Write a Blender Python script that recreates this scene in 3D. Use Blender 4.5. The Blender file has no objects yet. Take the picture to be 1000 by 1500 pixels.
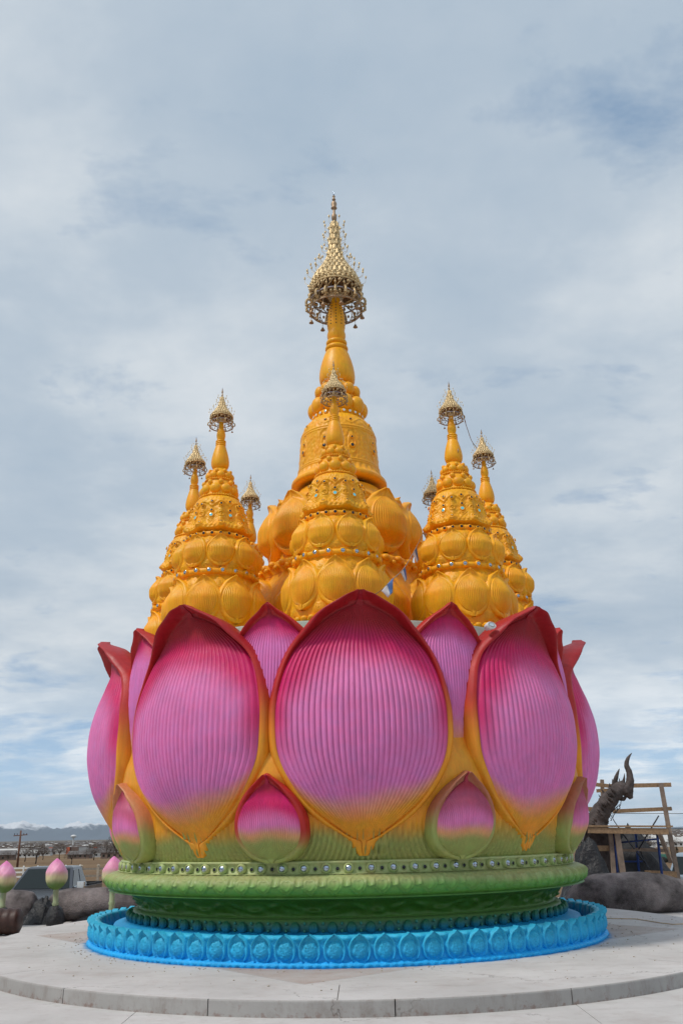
import bpy, math, random
import numpy as np
from mathutils import Vector, Matrix, noise as mnoise
R=math.radians; PI=math.pi
random.seed(7); rng=np.random.default_rng(7)
sc=bpy.context.scene; COL=sc.collection
sc.view_settings.view_transform='Standard'; sc.view_settings.look='None'; sc.view_settings.exposure=0; sc.view_settings.gamma=1

# ------------------------------------------------------------------ camera
F_PX,TH,RO,D,X0,EYE=1278.2,R(20.295),R(1.115),15.783,-.035,1.5
CAM=Vector((-X0,-D,EYE))
cd=bpy.data.cameras.new('camera'); cam=bpy.data.objects.new('camera',cd); COL.objects.link(cam)
cd.sensor_fit='VERTICAL'; cd.sensor_height=36; cd.lens=F_PX/1500*36; cd.clip_start=.1; cd.clip_end=200000
cam.matrix_world=Matrix.Translation(CAM)@Matrix.Rotation(R(90)+TH,4,'X')@Matrix.Rotation(-RO,4,'Z')
sc.camera=cam
def P(u,v,depth):
    """world point seen at a photo position, at a given distance ahead of the camera"""
    a,b=u-500,v-750
    X=a*math.cos(RO)-b*math.sin(RO); U=-(a*math.sin(RO)+b*math.cos(RO))
    Y=F_PX*math.cos(TH)-U*math.sin(TH); Z=F_PX*math.sin(TH)+U*math.cos(TH)
    t=depth/Y
    return Vector((CAM.x+X*t,CAM.y+depth,EYE+Z*t))

# ------------------------------------------------------------------ object helpers
def put(name,me,parent=None,loc=None,rotz=None):
    o=bpy.data.objects.new(name,me); COL.objects.link(o)
    if parent: o.parent=parent
    if loc is not None: o.location=loc
    if rotz is not None: o.rotation_euler=(0,0,rotz)
    return o
def tag(o,label=None,cat=None,group=None,kind=None):
    if label: o['label']=label
    if cat: o['category']=cat
    if group: o['group']=group
    if kind: o['kind']=kind
    return o
def thing(name,label,cat,loc=(0,0,0),rotz=0,group=None):
    return tag(put(name,None,None,loc,rotz),label,cat,group)
def copy_tree(o,parent=None):
    c=o.copy(); COL.objects.link(c)
    if parent: c.parent=parent
    for ch in list(o.children): copy_tree(ch,c)
    return c

class MB:
    def __init__(s): s.v=[]; s.f=[]; s.m=[]; s.c=[]; s.cur=0; s.col=(1,1,1)
    def add(s,vs,fs,cols=None,m=None):
        b=len(s.v); s.v+= [tuple(map(float,v)) for v in vs]
        s.f+=[tuple(b+i for i in f) for f in fs]
        s.m+=[s.cur if m is None else m]*len(fs)
        s.c+=list(cols) if cols is not None else [s.col]*len(vs)
        return s
    def box(s,a,b,M=None,m=None):
        vs=[Vector((x,y,z)) for x in (a[0],b[0]) for y in (a[1],b[1]) for z in (a[2],b[2])]
        if M is not None: vs=[M@v for v in vs]
        return s.add(vs,[(0,1,3,2),(4,6,7,5),(0,4,5,1),(2,3,7,6),(0,2,6,4),(1,5,7,3)],m=m)
    def beam(s,p,q,w,h,up=(0,0,1),m=None):
        p,q=Vector(p),Vector(q); d=(q-p); L=d.length; d/=L; up=Vector(up)
        if abs(d.dot(up))>.98: up=Vector((0,1,0))
        x=d.cross(up).normalized(); z=x.cross(d)
        M=Matrix(((x.x,d.x,z.x,p.x),(x.y,d.y,z.y,p.y),(x.z,d.z,z.z,p.z),(0,0,0,1)))
        return s.box((-w/2,0,-h/2),(w/2,L,h/2),M,m)
    def tube(s,pts,rad,n=8,closed=False,cap=True,m=None):
        pts=[Vector(p) for p in pts]; N=len(pts); rr=rad if hasattr(rad,'__len__') else [rad]*N
        vs=[];ref=None
        for i,p in enumerate(pts):
            a=pts[(i-1)%N] if (closed or i>0) else p; b=pts[(i+1)%N] if (closed or i<N-1) else p
            d=(b-a).normalized()
            if ref is None:
                ref=d.cross(Vector((0,0,1)))
                if ref.length<.1: ref=d.cross(Vector((0,1,0)))
            ref=(ref-d*ref.dot(d)).normalized(); y=d.cross(ref)
            for k in range(n):
                t=2*PI*k/n; vs.append(p+(ref*math.cos(t)+y*math.sin(t))*rr[i])
        fs=[]
        for i in range(N if closed else N-1):
            j=(i+1)%N
            for k in range(n):
                k2=(k+1)%n; fs.append((i*n+k,i*n+k2,j*n+k2,j*n+k))
        if cap and not closed: fs+= [tuple(range(n))[::-1],tuple((N-1)*n+k for k in range(n))]
        return s.add(vs,fs,m=m)
    def ring(s,r,z,rad,n=48,k=6,m=None,c=(0,0)):
        return s.tube([(c[0]+r*math.cos(2*PI*i/n),c[1]+r*math.sin(2*PI*i/n),z) for i in range(n)],rad,k,True,m=m)
    def lathe(s,prof,n=32,M=None,m=None,relief=None,colf=None,caps=(False,False)):
        vs=[];cs=[]
        for (r,z) in prof:
            for k in range(n):
                a=2*PI*k/n; rr=r+(relief(a,z) if relief else 0)
                v=Vector((rr*math.sin(a),-rr*math.cos(a),z)); vs.append(M@v if M is not None else v)
                cs.append(colf(a,z,r) if colf else s.col)
        fs=[]
        for i in range(len(prof)-1):
            for k in range(n):
                k2=(k+1)%n; fs.append((i*n+k,i*n+k2,(i+1)*n+k2,(i+1)*n+k))
        if caps[0]: fs.append(tuple(range(n))[::-1])
        if caps[1]: fs.append(tuple((len(prof)-1)*n+k for k in range(n)))
        return s.add(vs,fs,cs,m)
    def blob(s,c,r,n=10,m=None,M=None):
        k=max(4,n//2); prof=[(math.cos(-PI/2+PI*i/k)+1e-4,math.sin(-PI/2+PI*i/k)) for i in range(k+1)]
        r=r if hasattr(r,'__len__') else (r,r,r)
        T=Matrix.Translation(Vector(c))@(M if M is not None else Matrix.Identity(4))@Matrix.Diagonal((r[0],r[1],r[2],1))
        return s.lathe(prof,n,T,m)
    def mesh(s,name,mats,smooth=True,angle=None):
        me=bpy.data.meshes.new(name); me.from_pydata(s.v,[],s.f)
        mats=mats if isinstance(mats,(list,tuple)) else [mats]
        for m in mats: me.materials.append(m)
        me.polygons.foreach_set('material_index',s.m)
        if smooth: me.polygons.foreach_set('use_smooth',[True]*len(s.f))
        ca=me.color_attributes.new('paint','FLOAT_COLOR','POINT')
        c=np.ones((len(s.v),4),'f'); c[:,:3]=np.array(s.c,'f').reshape(-1,3); ca.data.foreach_set('color',c.ravel())
        me.validate(); me.update()
        if angle is not None: me.set_sharp_from_angle(angle=R(angle))
        return me
    def build(s,name,mats,parent=None,loc=None,rotz=None,smooth=True,angle=None):
        return put(name,s.mesh(name,mats,smooth,angle),parent,loc,rotz)
def cat(xs,ys):
    """smooth monotone interpolation through a table"""
    xs=np.array(xs,float); ys=np.array(ys,float)
    h=np.diff(xs); d=np.diff(ys)/h; m=np.zeros(len(xs)); m[0],m[-1]=d[0],d[-1]
    for i in range(1,len(xs)-1):
        m[i]=0 if d[i-1]*d[i]<=0 else (h[i-1]+h[i])/(h[i-1]/d[i-1]+h[i]/d[i]) if False else (d[i-1]*h[i]+d[i]*h[i-1])/(h[i-1]+h[i])
        if d[i-1]*d[i]>0: m[i]=math.copysign(min(abs(m[i]),3*min(abs(d[i-1]),abs(d[i]))),m[i])
    def f(x):
        x=np.clip(np.asarray(x,float),xs[0],xs[-1]); i=np.clip(np.searchsorted(xs,x)-1,0,len(xs)-2)
        t=(x-xs[i])/h[i]; t2=t*t;t3=t2*t
        return (2*t3-3*t2+1)*ys[i]+(t3-2*t2+t)*h[i]*m[i]+(-2*t3+3*t2)*ys[i+1]+(t3-t2)*h[i]*m[i+1]
    return f
def ss(a,b,x):
    t=np.clip((np.asarray(x,float)-a)/(b-a),0,1); return t*t*(3-2*t)
def mix(a,b,t): return tuple(a[i]+(b[i]-a[i])*float(t) for i in range(3))

# ------------------------------------------------------------------ materials
def newmat(name):
    m=bpy.data.materials.new(name); m.use_nodes=True; nt=m.node_tree; b=nt.nodes['Principled BSDF']
    return m,nt,b
def nd(nt,t,**k):
    n=nt.nodes.new(t)
    for a,v in k.items():
        if a in n.inputs: n.inputs[a].default_value=v
        else: setattr(n,a,v)
    return n
def noise_n(nt,scale,detail=4,rough=.55,vec=None,lac=2.0):
    n=nd(nt,'ShaderNodeTexNoise'); n.inputs['Scale'].default_value=scale; n.inputs['Detail'].default_value=detail; n.inputs['Roughness'].default_value=rough
    if vec is not None: nt.links.new(vec,n.inputs['Vector'])
    return n
def ramp(nt,fac,stops):
    r=nt.nodes.new('ShaderNodeValToRGB'); e=r.color_ramp.elements
    while len(e)<len(stops): e.new(.5)
    for i,(p,c) in enumerate(stops): e[i].position=p; e[i].color=(c,c,c,1) if not hasattr(c,'__len__') else (*c,1)
    nt.links.new(fac,r.inputs['Fac']); return r
def mixc(nt,a,b,fac,mode='MIX'):
    m=nt.nodes.new('ShaderNodeMix'); m.data_type='RGBA'; m.blend_type=mode
    for s,x in ((m.inputs[6],a),(m.inputs[7],b),(m.inputs[0],fac)):
        if hasattr(x,'is_output') or isinstance(x,bpy.types.NodeSocket): nt.links.new(x,s)
        else: s.default_value=(*x,1) if hasattr(x,'__len__') else x
    return m.outputs[2]
def bump(nt,b,h,strength,dist):
    n=nt.nodes.new('ShaderNodeBump'); n.inputs['Strength'].default_value=strength; n.inputs['Distance'].default_value=dist
    nt.links.new(h,n.inputs['Height']); nt.links.new(n.outputs[0],b.inputs['Normal']); return n
def painted(name,rough=.42,spec=.45,var=.1,grime=.25,bs=.35,color=None,bscale=60,coat=0):
    m,nt,b=newmat(name); tc=nt.nodes.new('ShaderNodeTexCoord'); geo=nt.nodes.new('ShaderNodeNewGeometry')
    pos=geo.outputs['Position']
    if color is None:
        at=nt.nodes.new('ShaderNodeAttribute'); at.attribute_name='paint'; base=at.outputs['Color']
    else:
        rgb=nt.nodes.new('ShaderNodeRGB'); rgb.outputs[0].default_value=(*color,1); base=rgb.outputs[0]
    n1=noise_n(nt,1.7,5,.6,pos); r1=ramp(nt,n1.outputs['Fac'],[(.3,1-var),(.7,1+var)])
    c=mixc(nt,base,r1.outputs[0],1.0,'MULTIPLY')
    n6=noise_n(nt,4.5,7,.7,pos); r6=ramp(nt,n6.outputs['Fac'],[(.3,(.90,1.05,1.04)),(.5,(1,1,1)),(.7,(1.08,.93,.95))]); c=mixc(nt,c,r6.outputs[0],1.0,'MULTIPLY')
    mp=nt.nodes.new('ShaderNodeMapping'); mp.inputs['Scale'].default_value=(9,9,.8); nt.links.new(pos,mp.inputs[0]); n7=noise_n(nt,2,6,.7,mp.outputs[0]); r7=ramp(nt,n7.outputs['Fac'],[(.42,.92),(.6,1.04)]); c=mixc(nt,c,r7.outputs[0],1.0,'MULTIPLY')
    n2=noise_n(nt,9,8,.7,pos); r2=ramp(nt,n2.outputs['Fac'],[(.52,0),(.75,grime)])
    c=mixc(nt,c,(.22,.17,.12),r2.outputs[0])
    n4=noise_n(nt,140,3,.6,pos); r4=ramp(nt,n4.outputs['Fac'],[(.68,0),(.76,.35*grime*2)])
    c=mixc(nt,c,(.12,.09,.07),r4.outputs[0])
    nt.links.new(c,b.inputs['Base Color'])
    r3=ramp(nt,n2.outputs['Fac'],[(.3,rough-.07),(.7,rough+.13)]); nt.links.new(r3.outputs[0],b.inputs['Roughness'])
    b.inputs['Specular IOR Level'].default_value=spec
    if coat: b.inputs['Coat Weight'].default_value=coat; b.inputs['Coat Roughness'].default_value=.25
    n3=noise_n(nt,bscale,5,.6,pos); bump(nt,b,n3.outputs['Fac'],bs,.012)
    return m
def simple(name,color,rough=.6,metal=0,spec=.4,nscale=8,var=.25,bs=.3,bd=.01,bscale=None,stretch=None,trans=0,objc=True):
    m,nt,b=newmat(name); tc=nt.nodes.new('ShaderNodeTexCoord'); v=tc.outputs['Object']
    if stretch:
        mp=nt.nodes.new('ShaderNodeMapping'); mp.inputs['Scale'].default_value=stretch; nt.links.new(v,mp.inputs[0]); v=mp.outputs[0]
    n1=noise_n(nt,nscale,6,.65,v)
    lo=tuple(x*(1-var) for x in color); hi=tuple(min(1,x*(1+var)) for x in color)
    r1=ramp(nt,n1.outputs['Fac'],[(.3,lo),(.7,hi)]); nt.links.new(r1.outputs[0],b.inputs['Base Color'])
    b.inputs['Roughness'].default_value=rough; b.inputs['Metallic'].default_value=metal; b.inputs['Specular IOR Level'].default_value=spec
    if trans: b.inputs['Transmission Weight'].default_value=trans
    if bs:
        n2=noise_n(nt,bscale or nscale*5,6,.6,v); bump(nt,b,n2.outputs['Fac'],bs,bd)
    return m
M={}
M['paint']=painted('airbrushed_paint',rough=.42,spec=.36,var=.08,grime=.08,bs=.25)
M['gold']=painted('gold_paint',rough=.40,spec=.34,var=.10,grime=.10,bs=.3,color=(.92,.41,.008),bscale=45)
M['blue']=painted('blue_paint',rough=.5,spec=.35,var=.10,grime=.05,bs=.9,bscale=38)
M['deckgrey']=painted('pale_primer',color=(.42,.50,.42),rough=.6,spec=.3)
M['mirror']=simple('mirror_gem',(.40,.46,.54),.08,1.0,var=.1,bs=0)
M['teal_gem']=simple('teal_gem',(.25,.75,.80),.08,.7,var=.15,bs=0)
M['pearl_gem']=simple('pearl_gem',(.80,.88,.86),.12,.4,var=.15,bs=0)
M['dark_gem_and_hole']=simple('dark_gem_and_hole',(.03,.03,.04),.15,.2,var=.1,bs=0)
M['filigree']=simple('pale_gold_filigree',(.74,.56,.30),.38,.45,nscale=60,var=.35,bs=.6,bd=.01)
M['bronze']=simple('dark_bronze',(.40,.28,.18),.45,.5,nscale=40,var=.3)
M['antique']=simple('antique_gold',(.52,.37,.19),.42,.45,nscale=50,var=.45,bs=.5)
M['steel_ring']=simple('steel_ring',(.42,.40,.44),.4,.6,nscale=30)

GOLD=(.86,.335,.018)
# ------------------------------------------------------------------ world, sun
SUN_AZ,SUN_EL=R(-58),R(56)      # azimuth measured from the camera side towards picture left
w=bpy.data.worlds.new('World'); sc.world=w; w.use_nodes=True; nt=w.node_tree; nt.nodes.clear()
out=nt.nodes.new('ShaderNodeOutputWorld'); bg=nt.nodes.new('ShaderNodeBackground'); nt.links.new(bg.outputs[0],out.inputs[0])
sundir=Vector((math.sin(SUN_AZ)*math.cos(SUN_EL),-math.cos(SUN_AZ)*math.cos(SUN_EL),math.sin(SUN_EL)))
sky=nt.nodes.new('ShaderNodeTexSky'); sky.sky_type='NISHITA'; sky.sun_disc=False; sky.sun_elevation=SUN_EL
sky.sun_rotation=math.atan2(sundir.x,sundir.y); sky.altitude=1600; sky.dust_density=1.2; sky.ozone_density=1.5
tc=nt.nodes.new('ShaderNodeTexCoord'); sep=nt.nodes.new('ShaderNodeSeparateXYZ'); nt.links.new(tc.outputs['Generated'],sep.inputs[0])
def mth(op,a,b=None,c=None):
    n=nt.nodes.new('ShaderNodeMath'); n.operation=op
    for i,x in enumerate((a,b,c)):
        if x is None: continue
        if isinstance(x,(int,float)): n.inputs[i].default_value=x
        else: nt.links.new(x,n.inputs[i])
    return n.outputs[0]
zc=mth('MAXIMUM',sep.outputs[2],0.0); den=mth('ADD',zc,.16)
px=mth('DIVIDE',sep.outputs[0],den); py=mth('DIVIDE',sep.outputs[1],den)
cb=nt.nodes.new('ShaderNodeCombineXYZ'); nt.links.new(px,cb.inputs[0]); nt.links.new(py,cb.inputs[1])
def cl(scale,detail,rough,off,distort=0,sx=1,sy=1):
    mp=nt.nodes.new('ShaderNodeMapping'); mp.inputs['Location'].default_value=off; mp.inputs['Scale'].default_value=(sx,sy,1); nt.links.new(cb.outputs[0],mp.inputs[0])
    n=noise_n(nt,scale,detail,rough,mp.outputs[0]); n.inputs['Distortion'].default_value=distort; return n.outputs['Fac']
big=cl(1.25,6,.58,(3.1,1.2,0),.1); fine=cl(5.0,9,.62,(0.3,5.2,0),.2,1,1.15); cov=cl(2.6,9,.62,(7.7,2.4,0),.2,.9,1.15)
tone=mth('ADD',mth('MULTIPLY',big,.80),mth('MULTIPLY',fine,.20))
cloud=ramp(nt,tone,[(.34,(.40,.50,.61)),(.48,(.485,.57,.66)),(.60,(.64,.70,.755)),(.70,(.74,.78,.82))])
skyc=mixc(nt,sky.outputs[0],(.105,.105,.105),1.0,'MULTIPLY')
# thin veil that pales the blue
skyc=mixc(nt,skyc,(.29,.43,.61),.72)
def hole(u,v,size,amt):
    d=(P(u,v,100)-CAM).normalized()
    n=nt.nodes.new('ShaderNodeVectorMath'); n.operation='DISTANCE'; nt.links.new(tc.outputs['Generated'],n.inputs[0]); n.inputs[1].default_value=d
    mr=nt.nodes.new('ShaderNodeMapRange'); mr.interpolation_type='SMOOTHSTEP'; nt.links.new(n.outputs['Value'],mr.inputs[0])
    mr.inputs[1].default_value=0; mr.inputs[2].default_value=size; mr.inputs[3].default_value=amt; mr.inputs[4].default_value=0
    return mr.outputs[0]
# low in the sky the sheet of cloud breaks into streaks
low=nt.nodes.new('ShaderNodeMapRange'); low.interpolation_type='SMOOTHSTEP'; nt.links.new(sep.outputs[2],low.inputs[0]); low.inputs[1].default_value=.02; low.inputs[2].default_value=.20; low.inputs[3].default_value=.17; low.inputs[4].default_value=0
c2=mth('SUBTRACT',cov,mth('ADD',low.outputs[0],mth('ADD',hole(915,200,.09,.10),mth('ADD',hole(1015,330,.19,.11),hole(60,1060,.10,.06)))))
mask=ramp(nt,c2,[(.25,0),(.42,1)])
skymix=mixc(nt,skyc,cloud.outputs[0],mask.outputs[0])
hz=nt.nodes.new('ShaderNodeMapRange'); hz.interpolation_type='SMOOTHSTEP'; nt.links.new(sep.outputs[2],hz.inputs[0]); hz.inputs[1].default_value=0; hz.inputs[2].default_value=.22; hz.inputs[3].default_value=1.42; hz.inputs[4].default_value=1.0
skymix=mixc(nt,skymix,hz.outputs[0],1.0,'MULTIPLY')
nt.links.new(skymix,bg.inputs[0]); bg.inputs[1].default_value=1.0
sl=bpy.data.lights.new('sun','SUN'); sl.energy=2.2; sl.angle=R(9); sl.color=(1,.94,.86)
so=bpy.data.objects.new('sun',sl); COL.objects.link(so); so.rotation_euler=sundir.to_track_quat('Z','Y').to_euler()

# ------------------------------------------------------------------ petal generator (faces -Y, about the Z axis)
def petal(name,mats,Z,Wo,Wi,Ri,Rr,nridge,amp,sag,thick,colf,rows=70,six=6,rimc=12,bead=.0,close=True):
    mb=MB(); z0,z1=Z
    zt=np.linspace(0,1,rows); zt=zt-.75*np.sin(2*PI*zt)/(2*PI)
    zs=z0+(z1-z0)*(1-np.cos(zt*PI*.5+0)) if False else z0+(z1-z0)*zt
    S=np.linspace(-1,1,nridge*six+1) if nridge else np.linspace(-1,1,25)
    rib=np.abs(np.cos(S*nridge*PI/2))**.55 if nridge else np.zeros(len(S))
    U=np.linspace(0,1,rimc+1)[1:]
    allx=[];vs=[];cs=[]
    wm=max(Wo(zs))
    wiz=Wi(zs); nz=np.nonzero(wiz>.035*wm)[0]; zl,za=zs[nz[0]],zs[nz[-1]]; HH=z1-z0
    for z in zs:
        hb=float(ss(za+.25*(z1-za),z1+.1*(z1-za),z)); lb=float(ss(zl+.03*HH,zl-.02*HH,z)); up=float(ss(za-.12*HH,za,z))
        t=(z-z0)/(z1-z0); wo=max(float(Wo(z)),.004); wf=float(Wi(z))/wo; wi=min(max(float(Wi(z)),.14*wo),wo*.97); ri=float(Ri(z)); rr=float(Rr(z)); ri+=(rr-ri)*max(hb,lb)
        pitch=2*wi/max(nridge,1); am=min(amp,.45*pitch)*float(ss(.12,.30,wf))
        row=[]
        base=lambda x: -sag*(x/wm)**2
        for u in U[::-1]: row.append((-1,u))
        for i,s in enumerate(S): row.append((0,i))
        for u in U: row.append((1,u))
        line=[]
        for side,q in row:
            if side==0:
                s=S[q]; x=s*wi; r=ri+base(x)+am*(rib[q]-.5); rim=0
                # plunge to the groove next to the rim
                r-=bead*.6*max(0,(abs(s)-.93)/.07)**2; ed=s
            else:
                x=side*(wi+(wo-wi)*q); k=float(ss(.30*up,.42+.53*up,q))
                r=(ri+(rr-ri)*k)+base(x)-bead*.6*(1-k)*(1-hb)*(1-lb)-( .16*thick+.04)*(1-.5*hb)*max(0,(q-.62)/.38)**2.2; ed=side*(1+q); rim=q
            r=max(r-.30*thick*float(ss(z1-.035*HH,z1,z))**2,abs(x)+.01)
            line.append((x,-math.sqrt(max(r*r-x*x,1e-6)),z)); cs.append(colf(t,ed,x,z))
        tk=thick*(1-.65*float(ss(z1-.06*HH,z1,z)))
        # side wall
        for side in (0,-1):
            x,y,zz=line[side]; rr_=math.hypot(x,y)
            k=(rr_-tk*.5)/rr_; pt=(x*k*.995,y*k,zz); k2=(rr_-tk)/rr_; pt2=(x*k2*.97,y*k2,zz)
            if side==0: left=[pt2,pt]
            else: right=[pt,pt2]
        vs+=left; vs_row=left+line+right
        vs=vs[:-2]; vs+=vs_row
        # colours for wall
        n=len(line); c=cs[-n:]; cs=cs[:-n]; cs+= [colf(t,-2.2,line[0][0],z)]*2+c+[colf(t,2.2,line[-1][0],z)]*2
    n=len(vs_row); fs=[]
    for j in range(rows-1):
        for i in range(n-1): fs.append((j*n+i,j*n+i+1,(j+1)*n+i+1,(j+1)*n+i))
        if close: fs.append((j*n+n-1,j*n,(j+1)*n,(j+1)*n+n-1))
    # cap the tip
    fs.append(tuple((rows-1)*n+i for i in range(n)))
    mb.add(vs,fs,cs); return mb.mesh(name,mats)

# ------------------------------------------------------------------ lotus pedestal
ped=thing('lotus_pedestal','huge round lotus pedestal of pink ribbed petals on green moulding and blue foot ring','monument')
PH=R(3.7); NP=9; ANG=[3.7,43.6,83,123,163,203,243,285.5,327.5]; GAP=[(ANG[k]+(ANG[(k+1)%9]+(360 if k==8 else 0)))/2 for k in range(9)]
PINK=(.74,.195,.455); PINK2=(.70,.185,.48); MAG=(.60,.012,.125); RED=(.47,.022,.020); DRED=(.34,.008,.018); OLIVE=(.33,.36,.10); OG=(.80,.32,.02); PEACH=(.74,.36,.16)
vz=[(1.24,.07,.0),(1.36,.165,.0),(1.40,.18,.01),(1.48,.27,.17),(1.66,.57,.44),(1.92,.86,.755),(2.18,1.06,.955),(2.59,1.23,1.125),(3.0,1.255,1.15),(3.43,1.19,1.085),(3.72,1.10,.985),(3.88,1.02,.90),(4.02,.92,.785),(4.12,.83,.68),(4.20,.755,.585),(4.32,.64,.43),(4.40,.53,.28),(4.46,.42,.13),(4.51,.32,.01),(4.56,.22,.001),(4.61,.12,.001),(4.64,.06,.001)]
Wo=cat([a[0] for a in vz],[a[1] for a in vz]); Wi=cat([a[0] for a in vz],[a[2] for a in vz])
Ri=cat([1.24,1.4,1.8,2.15,2.5,2.83,3.2,3.5,3.85,4.1,4.3,4.64],[3.62,3.70,3.97,4.17,4.27,4.31,4.29,4.22,4.10,4.03,4.03,4.12])
Rr=cat([1.24,1.4,1.8,2.15,2.83,3.4,3.7,3.95,4.2,4.45,4.6,4.64],[3.66,3.74,3.98,4.15,4.30,4.26,4.19,4.15,4.21,4.31,4.36,4.36])
def col_big(t,ed,x,z):
    s=abs(ed); n=mnoise.noise(Vector((x*1.6,z*1.6,3.1)))*.10+mnoise.noise(Vector((x*.7,z*.5,9)))*.12
    if s<=1:
        g=1-float(ss(1.62,2.02,z+n-.30*s**5))       # gold foot
        c=mix(PINK,PINK2,ss(3.6,2.0,z+n*3) if False else float(ss(0,1,(3.5-z)/1.8)))
        ex=abs(x); top=float(ss(3.42,4.02,z+n+.50*ex*ex))
        edge=float(ss(.74,1.0,s))*float(ss(2.2,3.1,z))*.95
        c=mix(c,MAG,max(top,edge)); c=mix(c,DRED,float(ss(3.95,4.30,z+.24*ex*ex+n*.6)))
        c=mix(c,PEACH,float(4*g*(1-g))*.35); return mix(c,OG,g)
    r=float(ss(2.45,3.45,z+n*2)); c=mix(OG,RED,r)
    c=mix(c,DRED,.6*max(float(ss(3.9,4.15,z)),float(ss(1.35,1.0,s))*float(ss(3.1,3.5,z))))
    if s>2: c=mix(c,(.50,.13,.03),.4*(1-r))
    return c
pm=petal('outer_petal',[M['paint']],(1.24,4.64),Wo,Wi,Ri,Rr,31,.060,.26,.34,col_big,rows=170,bead=.05)
for k in range(NP): put('outer_petal',pm,ped,rotz=R(ANG[k]))
# inner row of petals
W2=cat([2.4,3.0,3.4,3.8,4.12,4.28,4.39,4.48,4.55,4.59],[.12,.36,.53,.61,.55,.42,.29,.15,.06,.015]); W2i=cat([2.4,3.0,3.4,3.8,4.12,4.28,4.38,4.45,4.59],[.10,.33,.50,.56,.45,.28,.13,.01,.002])
R2=cat([2.4,2.8,3.4,3.8,4.1,4.3,4.59],[3.80,3.88,3.95,3.94,3.90,3.87,3.92]); R2r=cat([2.4,2.8,3.4,3.8,4.1,4.3,4.5,4.59],[3.80,3.88,3.95,3.95,3.94,3.97,4.02,4.05])
def col_in(t,ed,x,z):
    s=abs(ed); n=mnoise.noise(Vector((x*2,z*2,7)))*.08
    if s<=1:
        c=mix(PEACH,PINK2,float(ss(2.6,3.1,z+n))); c=mix(c,MAG,float(ss(4.0,4.38,z+n+.35*abs(x)*s))); return mix(c,DRED,float(ss(4.33,4.45,z)))
    return mix(PEACH,RED,float(ss(3.7,4.05,z+n)))
pm=petal('inner_petal',[M['paint']],(2.4,4.59),W2,W2i,R2,R2r,25,.026,.12,.22,col_in,rows=90,bead=.01)
for k in range(NP): put('inner_petal',pm,ped,rotz=R(GAP[k]+random.uniform(-.7,.7)))
# small petals at the foot of the gaps
W3=cat([1.17,1.20,1.27,1.36,1.46,1.58,1.74,1.88,2.0,2.10,2.18,2.24,2.27],[.10,.24,.36,.44,.49,.505,.49,.435,.35,.245,.14,.055,.018]); W3i=cat([1.17,1.20,1.25,1.33,1.44,1.58,1.72,1.84,1.95,2.05,2.12,2.16,2.27],[.001,.02,.16,.30,.385,.42,.405,.35,.27,.17,.07,.005,.001])
R3=cat([1.17,1.4,1.65,1.85,2.0,2.27],[3.78,3.96,4.07,4.08,4.05,4.04]); R3r=cat([1.17,1.4,1.65,1.85,2.05,2.2,2.27],[3.80,3.95,4.05,4.08,4.11,4.15,4.15])
def col_sm(rimtop,inner,lowr=0):
    def f(t,ed,x,z):
        s=abs(ed); n=mnoise.noise(Vector((x*3,z*3,2)))*.06
        if s<=1:
            c=mix(OLIVE,PEACH,float(ss(1.40,1.52,z+n))); c=mix(c,PINK,float(ss(1.50,1.64,z+n))); c=mix(c,inner,float(ss(1.66,1.90,z+n+.7*x*x))); return mix(c,mix(inner,DRED,.7),float(ss(1.96,2.10,z)))
        return mix(OLIVE,rimtop,float(ss(1.48-lowr,1.82-lowr,z+n)))
    return f
smA=petal('small_petal',[M['paint']],(1.17,2.27),W3,W3i,R3,R3r,29,.022,.10,.30,col_sm(RED,MAG,.22),rows=60,bead=.03)
smB=petal('small_petal',[M['paint']],(1.17,2.27),W3,W3i,R3,R3r,31,.016,.10,.30,col_sm((.42,.15,.08),(.45,.08,.16)),rows=60,bead=.03)
smC=petal('small_petal',[M['paint']],(1.17,2.27),W3,W3i,R3,R3r,31,.016,.10,.30,col_sm((.62,.24,.10),(.55,.10,.20)),rows=60,bead=.03)
for k in range(NP):
    me=smA if k==8 else (smB if k in (0,1,2) else smC)
    o=put('small_petal',me,ped,rotz=R(GAP[k]))
    if k==8: o['label']='small petal with glossy deep red rim'
# drum behind the petals
def drum_rel(a,z):
    d=0
    for k in range(NP):
        c=R(GAP[k]); da=(a-c+PI)%(2*PI)-PI
        if abs(da)<R(22):
            x=da*3.9; q=math.hypot(x,(z-1.62)*1.0)
            if z<2.2 and q>.5: d+=.030*math.cos(q*2*PI/.072)*float(ss(.5,.55,q))*float(ss(1.75,1.55,z))*float(ss(1.15,1.22,z))
            d+=.10*math.exp(-(x/.30)**2)*float(ss(2.0,2.25,z))*float(ss(2.8,2.4,z))
    return d
def drum_col(a,z,r):
    n=mnoise.noise(Vector((math.sin(a)*6,math.cos(a)*6,z*2)))*.12
    c=mix(OLIVE,(.78,.33,.025),float(ss(1.36,1.66,z+n))); c=mix(c,(.76,.30,.05),float(ss(2.5,3.2,z+n)))
    c=mix(c,(.60,.20,.16),float(ss(3.3,3.8,z))); return mix(c,(.42,.50,.42),float(ss(4.05,4.08,z)))
prof=[(3.60,1.16),(3.62,1.2)]+[(float(cat([1.2,1.5,1.8,2.1,2.6,3.2,3.8,4.1,4.36],[3.62,3.74,3.80,3.90,3.86,3.84,3.78,3.70,3.64])(z)),z) for z in np.arange(1.23,4.36,.022)]+[(3.64,4.36),(3.60,4.375)]
mb=MB(); mb.lathe(prof,900,relief=drum_rel,colf=drum_col); drum=mb.build('drum',[M['paint']],ped)
mb=MB(); mb.col=(.42,.50,.42); mb.lathe([(3.60,4.376),(2.4,4.379),(.02,4.382)],96); mb.build('deck',[M['deckgrey']],ped)

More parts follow.
